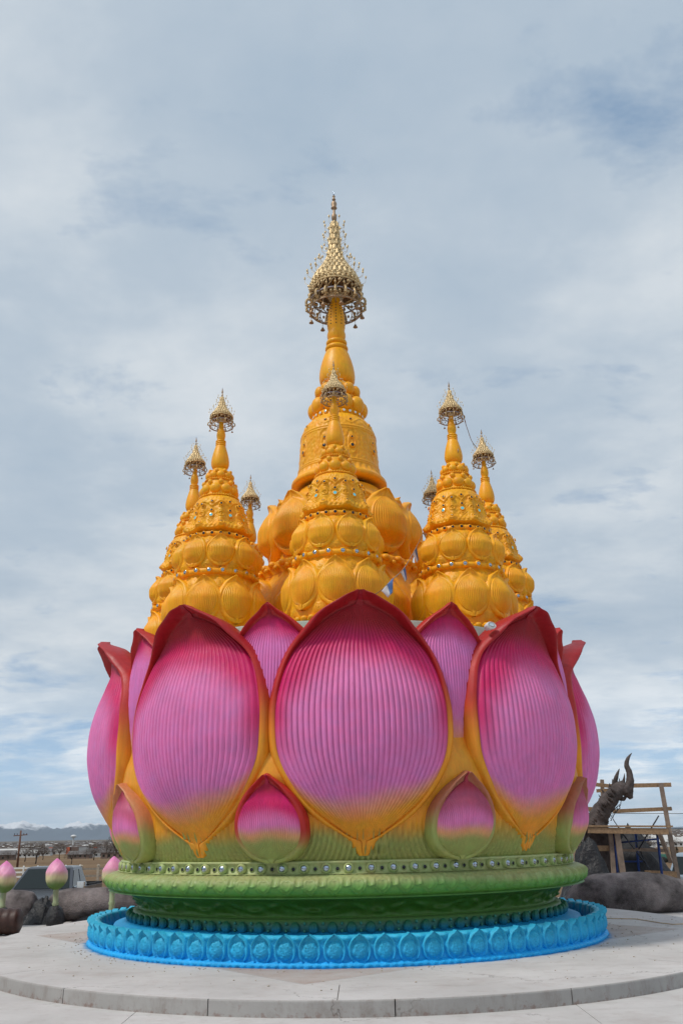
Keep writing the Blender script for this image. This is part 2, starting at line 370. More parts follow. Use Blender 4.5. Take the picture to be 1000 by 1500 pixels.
# green moulding
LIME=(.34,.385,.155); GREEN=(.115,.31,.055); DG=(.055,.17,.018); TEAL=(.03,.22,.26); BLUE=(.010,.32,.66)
def rim_rel(a,z):
    n=80; x=((a*n/(2*PI))%1-.5)*.30; y=(z-.90)
    # row of heart shapes in low relief
    def heart(x,y,s):
        x/=s; y=y/s; return (x*x+(y-.45*abs(x)**.6*1.0)**2)
    h=heart(x,y+.01,.105); d=.010*math.exp(-((h-1)/.22)**2)+.007*math.exp(-((h-.38)/.13)**2)
    x2=abs(x)-.15; h2=(x2/.05)**2+((y-.05)/.06)**2; d+=.008*math.exp(-((h2-1)/.4)**2)
    return 2.6*d-.010
def rim_col(a,z,r): 
    n=mnoise.noise(Vector((math.sin(a)*5,math.cos(a)*5,z*6)))*.03
    return mix(GREEN,LIME,float(ss(.84,.99,z+n)))
prof=[(3.70,.745),(3.78,.742),(3.84,.755)]+[(3.70+.19*math.cos(t)+.0,.885+.135*math.sin(t)) for t in np.linspace(-1.15,1.45,44)]+[(3.69,1.035)]
mb=MB(); mb.lathe(prof,1440,relief=lambda a,z: rim_rel(a,z) if .77<z<1.03 else 0,colf=rim_col); mb.build('rim_moulding',[M['paint']],ped)
mb=MB(); mb.lathe([(3.72,1.03),(3.655,1.04),(3.645,1.10),(3.65,1.15),(3.68,1.165),(3.67,1.185),(3.58,1.19)],720,colf=lambda a,z,r:(.40,.46,.20)); band=mb.build('gem_band',[M['paint']],ped)
# studs
def stud_mesh(rs,h,paint,gem,n=14):
    mb=MB(); mb.col=paint
    mb.lathe([(rs*1.05,-.01),(rs*1.0,h*.45),(rs*.88,h*.8),(rs*.66,h),(rs*.60,h*.86)],n)
    mb.cur=1; mb.lathe([(rs*.62,h*.84),(rs*.42,h*1.02),(rs*.001,h*1.05)],8); s=mb
    Mx=Matrix.Rotation(R(90),4,'X'); s.v=[tuple(Mx@Vector(v)) for v in s.v]; return s
stud=stud_mesh(.069,.060,(.38,.46,.19),None).mesh('stud',[M['paint'],M['mirror']],angle=35)
mb=MB(); mb.col=(.3,.38,.16); mb.lathe([(.034,-.01),(.034,.012),(.024,.014)],12); mb.cur=1; mb.lathe([(.024,.008),(.001,.018)],8)
mb.v=[tuple(Matrix.Rotation(R(90),4,'X')@Vector(v)) for v in mb.v]; dimple=mb.mesh('dark_hole',[M['paint'],M['dark_gem_and_hole']])  # raised dark dot in place of the shade inside a small hole
def around(mesh,name,parent,n,r,z,phase=0,tilt=0,scale=1,limit=None):
    for k in range(n):
        a=phase+2*PI*k/n
        o=put(name,mesh,parent,(r*math.sin(a),-r*math.cos(a),z)); o.rotation_euler=(tilt,0,a)
        if scale!=1: o.scale=(scale,)*3
around(stud,'stud',band,80,3.648,1.10,R(.6)); around(dimple,'dark_hole',band,80,3.646,1.092,R(.6)+PI/80)
# hollow under the rim with leaf relief
def scot_rel(a,z):
    n=26; x=((a*n/(2*PI))%1-.5); y=(z-.61)/.1
    d=.050*math.exp(-((y+.55*math.cos(2*PI*x)*.8)/.28)**2)*(.55+.45*math.cos(2*PI*x*3))
    d+=.034*mnoise.noise(Vector((math.sin(a)*22,math.cos(a)*22,z*12)))
    return d*float(ss(.50,.54,z))*float(ss(.735,.70,z))
prof=[(3.34,.44),(3.36,.50)]+[(3.36+.36*(1-math.cos(t)),.50+.235*math.sin(t)) for t in np.linspace(0,PI/2,22)]+[(3.74,.742)]
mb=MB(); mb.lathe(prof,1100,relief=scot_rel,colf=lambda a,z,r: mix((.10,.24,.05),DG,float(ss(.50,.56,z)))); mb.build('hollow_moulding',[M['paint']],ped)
# bead row
mb=MB()
def bcol(a,z,r): return mix(TEAL,(.13,.27,.08),float(ss(.36,.45,z)))
mb.lathe([(3.43,.27),(3.44,.33),(3.46,.40),(3.44,.47),(3.38,.485),(3.34,.49)],360,colf=bcol); bb=mb.build('bead_band',[M['paint']],ped)
mb=MB(); 
for i in range(0,6):
    pass
def bead_rel(a,z): return .10*math.cos(6*a)*abs(math.cos(z*3))
mb.lathe([(1e-3+math.cos(t),math.sin(t)) for t in np.linspace(-PI/2,PI/2,12)],30,relief=lambda a,z:.10*math.cos(7*a)*(1-z*z),colf=lambda a,z,r:mix((.010,.20,.30),(.03,.17,.09),float(ss(-.5,.7,z))))
mb.v=[(v[0]*.062,v[1]*.05,v[2]*.075) for v in mb.v]; bead=mb.mesh('bead',[M['blue']])
around(bead,'bead',bb,90,3.50,.385,R(1))
mb=MB(); mb.col=(.06,.28,.20)
for k in range(90):
    for dz in (.05,-.035):
        a=R(1)+2*PI*(k+.5)/90; mb.blob((3.475*math.sin(a),-3.475*math.cos(a),.385+dz),.022,6)
mb.build('seed_beads',[M['paint']],bb)
# blue foot: sloping floor plus petal wall
mb=MB(); mb.col=(.012,.33,.66)
mb.lathe([(3.40,.345),(3.50,.325),(3.72,.27),(3.73,.255),(3.72,.02),(3.70,0)],300,relief=lambda a,z:.006*mnoise.noise(Vector((math.sin(a)*30,math.cos(a)*30,z*9))),colf=lambda a,z,r:BLUE); mb.build('foot_slab',[M['blue']],ped)
NW=84
def wall_rel(a,z):
    x=((a*NW/(2*PI))%1-.5); d=0
    d+=.012*math.exp(-((z-.035)/.02)**2)*(1+.8*math.cos(2*PI*x*3))
    d+=.012*mnoise.noise(Vector((math.sin(a)*60,math.cos(a)*60,z*14)))
    # small crest between petals near the top
    q=((abs(x)-.5)/.17)**2+((z-.325)/.045)**2
    d+=.045*math.exp(-q*1.2)
    return d
def wall_col(a,z,r): return mix((.012,.41,.86),(.035,.44,.68),float(ss(.02,.32,z)))
prof=[(4.095,0),(4.10,.03),(4.06,.055)]+[(4.03,z) for z in np.arange(.07,.33,.013)]+[(4.02,.335),(3.99,.352),(3.95,.350),(3.92,.33),(3.91,.20),(3.91,0.0)]
mb=MB(); mb.lathe(prof,NW*14,relief=lambda a,z:wall_rel(a,z) if z>0 else 0,colf=wall_col); wall=mb.build('foot_wall',[M['blue']],ped)
# shield petal of the wall
mb=MB()
Zs=np.linspace(.045,.372,26); WW=cat([.045,.07,.12,.19,.25,.30,.335,.36,.372],[.062,.095,.132,.143,.134,.104,.062,.020,.004])
vs=[];cs=[];S=np.linspace(-1,1,25)
for z in Zs:
    wo=float(WW(z))
    for s in S:
        x=s*wo; e=math.sqrt((x/.143)**2+((z-.185)/(.155))**2); 
        body=.066*math.sqrt(max(0,1-(e/.70)**2)) if e<.70 else 0
        rim=.050*math.exp(-((abs(s)-.86)/.16)**2)*float(ss(.04,.09,z)); rim+=.02*math.exp(-((z-.34)/.03)**2)
        tex=.012*math.sin(x*150+2.2*math.sin(z*90))*math.sin(z*140+2*math.sin(x*80))*(1 if e<.66 else 0)
        d=.012+body+rim+tex; 
        if abs(s)>.97: d=-.03
        r=4.03+d+.02*float(ss(.2,.37,z)); vs.append((x,-math.sqrt(r*r-x*x)+4.03,z)); cs.append(wall_col(0,z,0))
n=len(S); fs=[(j*n+i,j*n+i+1,(j+1)*n+i+1,(j+1)*n+i) for j in range(len(Zs)-1) for i in range(n-1)]
mb.add(vs,fs,cs); shield=mb.mesh('wall_petal',[M['blue']])
around(shield,'wall_petal',wall,NW,4.03,0,PI/NW)
# ------------------------------------------------------------------ crowns (umbrella finials)
def crown(parent,z0,H,r0,nb,detail,cone,fin,post_r):
    """z0 bottom ring height; cone: list of (r,z) in metres; fin: top finial z"""
    mb=MB(); mb.cur=0
    # tiered cone: stacked bands with gaps between plates
    for i in range(len(cone)-1):
        (ra,za),(rb,zb)=cone[i],cone[i+1]; k=max(8,int(2*PI*ra/(r0*.21)))
        for q in range(k):
            a0=2*PI*(q+.09+(i%2)*.5)/k; a1=2*PI*(q+.91+(i%2)*.5)/k; m_=(a0+a1)/2; zq=za+(zb-za)*.12; zt=za+(zb-za)*.88
            def pt(r,a,z): return (r*math.sin(a),-r*math.cos(a),z)
            rt=ra+(rb-ra)*.85; th=r0*.03
            vs=[pt(ra,a0,zq),pt(ra+th,m_,zq),pt(ra,a1,zq),pt(rt,a1,zt),pt(rt+th,m_,zt+(zb-za)*.14),pt(rt,a0,zt)]
            vi=[pt(math.hypot(x,y)-r0*.04,math.atan2(x,-y),z) for x,y,z in vs]
            mb.add(vs+vi,[(0,1,4,5),(1,2,3,4),(6,11,10,7),(7,10,9,8),(0,6,7,1),(1,7,8,2),(2,8,9,3),(3,9,10,4),(4,10,11,5),(5,11,6,0)])
        mb.ring(ra+r0*.012,za,r0*.020,36,5)
        # inner core so the cone does not look hollow
        mb.lathe([(ra*.90,za),(rb*.90,zb)],24,m=1)
        # leaf prongs standing off the cone
        if detail and i>0:
            kk=max(6,int(k*.5))
            for q in range(kk):
                a=2*PI*(q+.5*(i%2))/kk; r1=ra+r0*.02; r2=ra+r0*.24; h=(zb-za)
                p0=Vector(pt(r1,a,za)); p1=Vector(pt(r2*.98,a,za+h*.3)); p2=Vector(pt(r2,a,za+h*1.0))
                mb.tube([p0,p1,p2],r0*.008,3)
                mb.blob(p2+Vector((0,0,r0*.04)),(r0*.04,r0*.04,r0*.07),6)
    zt=cone[-1][1]
    mb.lathe([(cone[-1][0],zt),(cone[-1][0]*.6,zt+(fin-zt)*.15)],12)
    o=mb.build('crown',[M['filigree'],M['bronze']],parent,angle=40)
    # bottom ring cage
    zc=cone[0][1]
    mb=MB(); mb.ring(r0,z0,r0*.028,64,6); mb.ring(r0*.99,z0+H*.06,r0*.015,64,5); mb.build('lower_ring',[M['bronze']],o)
    mb=MB(); mb.ring(r0*.93,z0+H*.5,r0*.032,64,6); mb.build('middle_ring',[M['steel_ring']],o)
    mb=MB(); mb.ring(cone[0][0]*1.0,zc-H*.02,r0*.035,64,6); 
    k=nb*2
    for q in range(k*2):
        a=2*PI*q/(k*2); r=cone[0][0]; mb.blob((r*1.02*math.sin(a),-r*1.02*math.cos(a),zc+H*.10),r0*.055,6)
    mb.ring(cone[0][0]*1.0,zc+H*.2,r0*.022,64,5)
    mb.build('upper_ring',[M['filigree']],o)
    # struts: posts, curls, spokes
    mb=MB()
    for q in range(k):
        a=2*PI*q/k; sa,ca=math.sin(a),-math.cos(a)
        mb.tube([(r0*sa,r0*ca,z0),(r0*.94*sa,r0*.94*ca,z0+H*.5),(cone[0][0]*sa,cone[0][0]*ca,zc)],r0*.02,4)
        mb.tube([((r0*(.0+.93)+r0*.22*math.sin(t)*1)*sa,(r0*.93+r0*.22*math.sin(t))*ca,z0+H*.28-H*.26*math.cos(t)) for t in np.linspace(-.3,3.6,9)],[r0*(.03+.022*math.sin(t)) for t in np.linspace(-.3,3.6,9)],4)
        mb.blob((r0*1.13*sa,r0*1.13*ca,z0+H*.16),(r0*.075,r0*.075,r0*.045),6)
        mb.blob((r0*.97*sa,r0*.97*ca,z0+H*.72),(r0*.06,r0*.06,r0*.07),6)
        mb.tube([(r0*.95*sa,r0*.95*ca,z0+H*.5),(r0*1.0*math.sin(a+PI/k),-r0*1.0*math.cos(a+PI/k),z0+H*.72),(cone[0][0]*math.sin(a+2*PI/k),-cone[0][0]*math.cos(a+2*PI/k),zc)],r0*.024,4); mb.blob((r0*1.0*math.sin(a+PI/k),-r0*1.0*math.cos(a+PI/k),z0+H*.80),(r0*.085,r0*.085,r0*.075),6); mb.blob((r0*.97*math.sin(a+PI/k),-r0*.97*math.cos(a+PI/k),z0+H*.30),(r0*.05,r0*.05,r0*.07),6)
        if q%2==0:
            mb.tube([(post_r*.8*sa,post_r*.8*ca,z0+H*.18),(r0*.5*sa,r0*.5*ca,z0+H*.40),(r0*.93*sa,r0*.93*ca,z0+H*.5)],r0*.022,4)
            mb.tube([(post_r*.5*sa,post_r*.5*ca,zc),(cone[0][0]*sa,cone[0][0]*ca,zc)],r0*.02,4)
        a2=a+PI/k
        mb.tube([(r0*.96*sa,r0*.96*ca,z0+H*.25),(r0*1.0*math.sin(a2),-r0*1.0*math.cos(a2),z0+H*.02),(r0*.96*math.sin(a+2*PI/k),-r0*.96*math.cos(a+2*PI/k),z0+H*.25)],r0*.017,4)
    mb.lathe([(post_r*.55,z0-H*.05),(post_r*.5,z0+H*.5),(r0*.28,z0+H*.66),(r0*.34,zc),(r0*.2,zc+H*.2)],16,m=0)
    mb.build('strut_cage',[M['antique']],o)
    bm=MB(); bm.lathe([(.001,0),(.25,-.05),(.32,-.3),(.55,-.7),(.62,-.85),(.2,-.86),(.001,-.86)],10); bm.blob((0,0,-.95),.14,6); bm.tube([(0,0,1.2),(0,0,0)],.05,4)
    s_=r0*.15; bm.v=[(x*s_,y*s_,z*s_) for x,y,z in bm.v]; me=bm.mesh('bell',[M['bronze']],angle=40)
    for q in range(nb):
        a=2*PI*(q+.3)/nb; put('bell',me,o,(r0*math.sin(a),-r0*math.cos(a),z0-r0*.20))
    return o
def vane(parent,z,H,rr,glass=True):
    mb=MB(); h=H
    mb.lathe([(rr*.5,z),(rr*.35,z+h*.06),(rr*.9,z+h*.1),(rr,z+h*.22),(rr*.5,z+h*.27),(rr*.45,z+h*.42),(rr*1.1,z+h*.45),(rr*.8,z+h*.5),(rr*1.05,z+h*.57),(rr*.9,z+h*.63),(rr*.3,z+h*.67),(rr*.7,z+h*.72),(rr*.3,z+h*.78),(rr*.55,z+h*.82),(rr*.2,z+h*.86)],12)
    o=mb.build('finial',[M['bronze']],parent,angle=50)
    mb=MB(); mb.lathe([(rr*.25,z+h*.86),(rr*.30,z+h*.90),(rr*.12,z+h*.96),(.001,z+h)],8); mb.build('crystal_tip',[M['mirror']],o)

# ------------------------------------------------------------------ small stupas
def gcol(t,ed,x,z): return GOLD
def oval_petal(name,zb,zt,w,r_low,r_mid,r_top,tip,nr,amp,thick):
    h=zt-zb
    k=[0,.03,.1,.2,.33,.46,.6,.72,.82,.89,.94,.98,1]
    WO=cat([zb+h*q for q in k],[w*x for x in (.10,.38,.64,.84,.96,1,.95,.83,.65,.46,.26,.08,.02)])
    k2=[0,.08,.12,.2,.33,.46,.6,.7,.78,.84,.88,1]
    WI=cat([zb+h*q for q in k2],[w*x for x in (.01,.02,.28,.54,.75,.82,.76,.62,.43,.20,.02,.005)])
    RI=cat([zb,zb+h*.12,zb+h*.3,zb+h*.5,zb+h*.7,zb+h*.88,zt],[r_low-w*.06,r_low+w*.05,r_mid+w*.03,r_mid+w*.06,r_mid*.5+r_top*.5+w*.06,r_top,r_top]); RR=cat([zb,zb+h*.3,zb+h*.55,zb+h*.8,zb+h*.93,zt],[r_low+.01,r_mid-.01,r_mid+.02,r_top+.03,r_top+tip*.6,r_top+tip])
    return petal(name,[M['gold']],(zb,zt),WO,WI,RI,RR,nr,amp,w*.30,thick,gcol,rows=44,six=4,rimc=6,bead=.02)
def fans(a,z,n,phase,spots,R0):
    """little concentric-arc fans set between the petals"""
    d=0; c=(a-phase)*n/(2*PI); da=(c-round(c))*2*PI/n; x=da*R0
    for (zz,sx,sz) in spots:
        q=math.hypot(x/sx,(z-zz)/sz)
        if q<1.15: d+= (.035*(1-min(1,q))**.7+.011*math.cos(q*2*PI*3.2))*float(ss(1.12,.95,q))
    return d
st_gem=stud_mesh(.054,.042,GOLD,None,10).mesh('stud',[M['gold'],M['mirror']],angle=35)
st_gem_d=stud_mesh(.039,.030,GOLD,None,10).mesh('stud',[M['gold'],M['dark_gem_and_hole']],angle=35)
ge_t=stud_mesh(.046,.016,GOLD,None,10).mesh('gem',[M['gold'],M['teal_gem']],angle=35)
ge_d=stud_mesh(.033,.014,GOLD,None,10).mesh('gem',[M['gold'],M['dark_gem_and_hole']],angle=35)
ge_p=stud_mesh(.045,.03,GOLD,None,10).mesh('gem',[M['gold'],M['pearl_gem']],angle=35)
BASEZ=4.383
def small_stupa():
    root=thing('small_stupa','x','stupa'); N9=9; z=lambda v:v-BASEZ
    # foot beads
    mb=MB(); mb.lathe([(.70,z(4.383)),(.79,z(4.385)),(.80,z(4.43)),(.74,z(4.47))],72)
    for k in range(40):
        a=2*PI*k/40; mb.blob((.795*math.sin(a),-.795*math.cos(a),z(4.435)),(.058,.058,.045),8)
    mb.build('foot_moulding',[M['gold']],root)
    ph=PI/N9
    prof=[(float(cat([4.43,4.55,4.8,5.1,5.3,5.38],[.73,.74,.76,.72,.64,.60])(q)),z(q)) for q in np.arange(4.43,5.385,.018)]+[(.62,z(5.39)),(.66,z(5.41)),(.66,z(5.47)),(.62,z(5.49))]
    mb=MB(); mb.lathe(prof,288,relief=lambda a,q:fans(a,q,N9,ph,[(z(4.56),.10,.10),(z(5.24),.11,.13)],.74) if q<z(5.385) else 0)
    t1=mb.build('lower_tier',[M['gold']],root)
    for k in range(N9): put('petal',PET1,t1,rotz=2*PI*k/N9+random.uniform(-.012,.012)).scale=(1,1,random.uniform(.99,1.008))
    around(st_gem,'stud',t1,20,.655,z(5.44),PI/20)
    prof=[(float(cat([5.47,5.6,5.8,5.95,6.06],[.62,.64,.65,.58,.50])(q)),z(q)) for q in np.arange(5.48,6.06,.016)]+[(.50,z(6.065)),(.515,z(6.075)),(.515,z(6.135)),(.48,z(6.15)),(.44,z(6.16))]
    mb=MB(); mb.lathe(prof,288,relief=lambda a,q:fans(a,q,N9,0,[(z(5.54),.09,.08),(z(5.96),.09,.10)],.62) if q<z(6.06) else 0)
    t2=mb.build('upper_tier',[M['gold']],root)
    for k in range(N9): put('petal',PET2,t2,rotz=2*PI*(k+.5)/N9+random.uniform(-.015,.015))
    around(st_gem_d,'stud',t2,24,.512,z(6.105),0)
    # carved skirt
    def skirt_rel(a,q):
        Z=q+BASEZ; c=a*N9/(2*PI); x=(c-round(c))*2*PI/N9; d=0; rr=.45
        c2=c-.5; x2=(c2-round(c2))*2*PI/N9*rr; x*=rr
        # pilaster bosses at half phase
        d+=.045*math.exp(-(x2/.055)**2)*float(ss(6.83,6.55,Z))
        for zz,s in ((6.30,.055),(6.46,.055),(6.62,.05)):
            h=math.hypot(x2/s,(Z-zz)/s)
            if h<1.3: d+=.013*math.cos(h*2*PI*1.3)*float(ss(1.3,1.0,h))
        # leaf arches from the top
        arch=6.72-.16*abs(math.cos(c*PI)) if False else 6.60+.10*abs(math.sin(c*PI))
        d+=.020*math.exp(-((Z-arch)/.016)**2)+.018*float(ss(arch-.01,arch+.03,Z))
        # panel chevrons
        d+=.008*math.cos((Z-abs(x)*.9)*150)*math.exp(-(x/.07)**2)*float(ss(6.60,6.5,Z))*float(ss(6.28,6.33,Z))
        hem=float(ss(6.36,6.24,Z)); d+=hem*(.018*math.cos(2*PI*c*1)*-1+.012*math.cos(2*PI*c*5)*math.cos((Z-6.25)*60))
        d+=.010*mnoise.noise(Vector((math.sin(a)*11,math.cos(a)*11,Z*22)))
        return d*(.4+.6*float(ss(6.20,6.24,Z)))
    prof=[(.42,z(6.155)),(.46,z(6.19)),(.515,z(6.205))]+[(float(cat([6.21,6.25,6.32,6.45,6.6,6.72,6.80,6.84],[.525,.525,.485,.445,.415,.385,.345,.305])(q)),z(q)) for q in np.arange(6.21,6.845,.0105)]
    mb=MB(); mb.lathe(prof,432,relief=lambda a,q: skirt_rel(a,q) if q>z(6.2) else 0)
    sk=mb.build('carved_skirt',[M['gold']],root)
    def at_ang(me,name,a,r,zz,tilt):
        o=put(name,me,sk,(r*math.sin(a),-r*math.cos(a),zz)); o.rotation_euler=(tilt,0,a)
    for k in range(N9):
        a=2*PI*k/N9; b=a+PI/N9
        at_ang(ge_t,'gem',a,.452,z(6.44),-.18); at_ang(ge_d,'gem',a,.438,z(6.53),-.2); at_ang(ge_d,'gem',a,.42,z(6.69),-.35); at_ang(ge_d,'gem',b,.47,z(6.635),-.25); at_ang(ge_d,'gem',b,.535,z(6.30),-.15)
    # rows of plain buds with bead strings
    mb=MB(); mb.lathe([(.30,z(6.83)),(.325,z(6.845)),(.325,z(6.865)),(.29,z(6.88)),(.275,z(6.92)),(.28,z(7.03)),(.25,z(7.13)),(.22,z(7.16)),(.235,z(7.17)),(.235,z(7.19)),(.20,z(7.21)),(.20,z(7.30)),(.165,z(7.37)),(.12,z(7.41)),(.11,z(7.44))],72)
    for n_,r_,zz,s in ((52,.328,6.858,.019),(40,.243,7.182,.016)):
        for k in range(n_):
            a=2*PI*k/n_; mb.blob((r_*math.sin(a),-r_*math.cos(a),z(zz)),s,6)
    for k in range(N9):
        a=2*PI*(k+.5)/N9; mb.blob((.265*math.sin(a),-.265*math.cos(a),z(7.11)),(.045,.045,.05),8)
        mb.blob((.195*math.sin(a+PI/9),-.195*math.cos(a+PI/9),z(7.34)),(.035,.035,.04),8)
    bt=mb.build('bud_tier',[M['gold']],root)
    around(BUD1,'bud',bt,N9,.255,z(6.99),0); around(BUD2,'bud',bt,N9,.185,z(7.265),PI/N9)
    # spire
    p=[(.11,7.43),(.135,7.45),(.152,7.50),(.155,7.56),(.145,7.64),(.125,7.73),(.105,7.80),(.090,7.85),(.084,7.865)]
    for zz in (7.885,7.92,7.955): p+=[(.078,zz-.014),(.089,zz-.008),(.089,zz+.006),(.078,zz+.013)]
    p+=[(.060,7.975),(.066,8.0),(.076,8.05),(.077,8.09),(.068,8.14),(.052,8.19),(.045,8.22),(.03,8.5)]
    mb=MB(); mb.lathe([(r,z(q)) for r,q in p],40); mb.build('spire',[M['gold']],root,angle=60)
    cr=crown(root,z(8.245),.16,.205,5,True,[(.195,z(8.42)),(.175,z(8.475)),(.135,z(8.53)),(.10,z(8.58)),(.07,z(8.64)),(.050,z(8.70)),(.036,z(8.76)),(.024,z(8.83))],z(8.9),.06)
    vane(cr,z(8.83),.19,.016)
    return root
PET1=oval_petal('petal',4.57-BASEZ,5.36-BASEZ,.300,.80,.845,.74,.035,17,.026,.10)
PET2=oval_petal('petal',5.51-BASEZ,6.07-BASEZ,.235,.665,.73,.63,.03,15,.022,.09)
def budm(w,h,dp):
    mb=MB(); mb.blob((0,0,0),(w,dp,h),20); return mb
BUD1=budm(.096,.095,.085).mesh('bud',[M['gold']]); BUD2=budm(.074,.072,.065).mesh('bud',[M['gold']])
proto=small_stupa()
RS,A0=2.83,R(-1.0)
GRP='small gold stupas in a ring around the main spire'
labels=[(0,'small gold stupa at the front, overlapping the main spire'),
(-45,'small gold stupa at front left, tallest looking on the left side'),
(45,'small gold stupa at front right, with a dark mark on its bulb'),
(-90,'outermost small gold stupa on the left, half hidden by its neighbour'),
(90,'outermost small gold stupa on the right, half hidden by its neighbour'),
(-135,'small gold stupa at the back left, only its crowned tip showing'),
(135,'small gold stupa at the back right, only its crowned tip showing')]
stupas={}
for i,(ang,lab) in enumerate(labels):
    o=proto if i==0 else copy_tree(proto)
    a=A0+R(ang); o.location=(RS*math.sin(a),-RS*math.cos(a),BASEZ); o.rotation_euler=(random.uniform(-.004,.004),random.uniform(-.004,.004),a+random.uniform(-.03,.03)*(i>0))
    tag(o,lab,'stupa',GRP); stupas[ang]=o
# scratch on the right front bulb
mb=MB(); mb.tube([(0,0,.0),(.004,-.004,.05),(.010,-.004,.09)],[.004,.011,.004],5)
o=mb.build('paint_chip',[M['bronze']],stupas[45],(-.055,-.142,7.56-BASEZ))

# ------------------------------------------------------------------ main stupa
ms=thing('main_stupa','tall central gold stupa with bell, ringed neck and the largest filigree crown','stupa',(0,0,BASEZ))
z=lambda v:v-BASEZ
mb=MB(); mb.lathe([(2.0,0),(2.02,.1),(1.9,.25),(1.78,.9),(1.62,1.25),(1.5,1.45),(1.56,1.5),(1.58,1.62),(1.50,1.68),(1.34,1.72),(1.2,1.85),(1.16,2.7),(1.0,3.0),(.85,3.2),(.80,3.3)],432,
   relief=lambda a,q:(fans(a,q,9,0,[(.45,.16,.16),(1.02,.16,.18)],1.7) if q<1.3 else (fans(a,q,9,PI/9,[(1.9,.12,.12),(2.86,.20,.22)],1.2) if q>1.8 else .02*math.cos(a*36)*math.sin((q-1.4)*20))))
core=mb.build('core',[M['gold']],ms)
# better core relief needs more rows: small scroll bosses on the ledge
mb=MB()
for k in range(36):
    a=2*PI*k/36; mb.blob((1.56*math.sin(a),-1.56*math.cos(a),1.60),(.085,.085,.07),10)
    mb.blob((1.60*math.sin(a+PI/36),-1.60*math.cos(a+PI/36),1.52),(.05,.05,.05),8)
mb.build('scroll_ledge',[M['gold']],ms)
MP=oval_petal('petal',6.19-BASEZ,7.42-BASEZ,.525,1.29,1.53,1.36,.05,21,.040,.22)
MP.name='upper_petal'
for k in range(9): put('petal',MP,core,rotz=2*PI*k/9+R(-.5))
ML=oval_petal('petal',4.42-BASEZ,5.80-BASEZ,.60,1.80,2.02,1.78,.08,23,.014,.2)
for k in range(9): put('petal',ML,core,rotz=2*PI*(k+.5)/9)
# fan crests between upper petals
mb=MB()
fm=[];
for j,zz in enumerate(np.linspace(0,.62,30)):
    for i,s in enumerate(np.linspace(-1,1,25)):
        t=zz/.62; wv=.20*math.sin(min(1,t*1.15+.08)*PI*.5)*(1-max(0,(t-.62)/.38)**2.2)+.004
        x=s*wv; q=math.hypot(x,zz-.12); fm.append((x,-.05-.035*(1-s*s)-.012*math.cos(q*75)-.05*t*t,zz))
mb.add(fm,[(j*25+i,j*25+i+1,(j+1)*25+i+1,(j+1)*25+i) for j in range(29) for i in range(24)]); 
back=[(x,y+.09,zz) for x,y,zz in fm]; mb.add(back,[(j*25+i,(j+1)*25+i,(j+1)*25+i+1,j*25+i+1) for j in range(29) for i in range(24)])
b2=29*25; mb.add([fm[j*25] for j in range(30)]+[back[j*25] for j in range(30)],[(j,j+1,30+j+1,30+j) for j in range(29)]); mb.add([fm[j*25+24] for j in range(30)]+[back[j*25+24] for j in range(30)],[(j,30+j,30+j+1,j+1) for j in range(29)])
fan=mb.mesh('fan_crest',[M['gold']])
for k in range(9):
    a=2*PI*(k+.5)/9; put('fan_crest',fan,core,(1.17*math.sin(a),-1.17*math.cos(a),z(6.75)),a)
# bell
def bell_rel(a,q):
    Z=q+BASEZ; d=0
    for zz in (8.80,8.85,8.10,8.14): d+=.014*math.exp(-((Z-zz)/.014)**2)
    if 8.16<Z<8.78:
        c=a*9/(2*PI); x=(c-round(c)); d+=.009*mnoise.noise(Vector((math.sin(a)*16,math.cos(a)*16,Z*16)))
        h=math.hypot((abs(x)-.5)*.5/.09,(Z-8.45)/.28); d+=.010*math.cos(h*9)*float(ss(1.5,1.1,h))
    if Z>8.86:
        c=a*9/(2*PI); d+=.012*math.exp(-((Z-9.0-.07*math.cos(2*PI*c))/.018)**2)+.010*mnoise.noise(Vector((math.sin(a)*14,math.cos(a)*14,Z*14)))
    if 7.9<Z<8.1: d+=.012*math.cos(a*40)*float(ss(7.92,7.97,Z))*float(ss(8.08,8.02,Z))
    return d
bp=cat([7.84,7.88,7.95,8.05,8.2,8.5,8.78,8.95,9.08,9.16,9.2],[.93,.925,.86,.81,.785,.765,.745,.715,.65,.58,.545])
prof=[(.62,z(7.80)),(.80,z(7.78)),(.92,z(7.80))]+[(float(bp(q)),z(q)) for q in np.arange(7.84,9.2,.012)]+[(.52,z(9.21)),(.50,z(9.23)),(.50,z(9.33)),(.46,z(9.34))]
mb=MB(); mb.lathe(prof,432,relief=lambda a,q:bell_rel(a,q) if z(7.85)<q<z(9.19) else 0); bl=mb.build('bell_body',[M['gold']],ms)
big_d=stud_mesh(.055,.03,GOLD,None,12).mesh('gem',[M['gold'],M['dark_gem_and_hole']],angle=35)
for k in range(9):
    for a,r,q,me in ((2*PI*(k+.5)/9,.765,8.42,big_d),(2*PI*(k+.5)/9,.76,8.60,ge_d),(2*PI*(k+.5)/9,.70,9.0,ge_d)):
        put('gem',me,bl,(r*math.sin(a),-r*math.cos(a),z(q))).rotation_euler=(-.05,0,a)
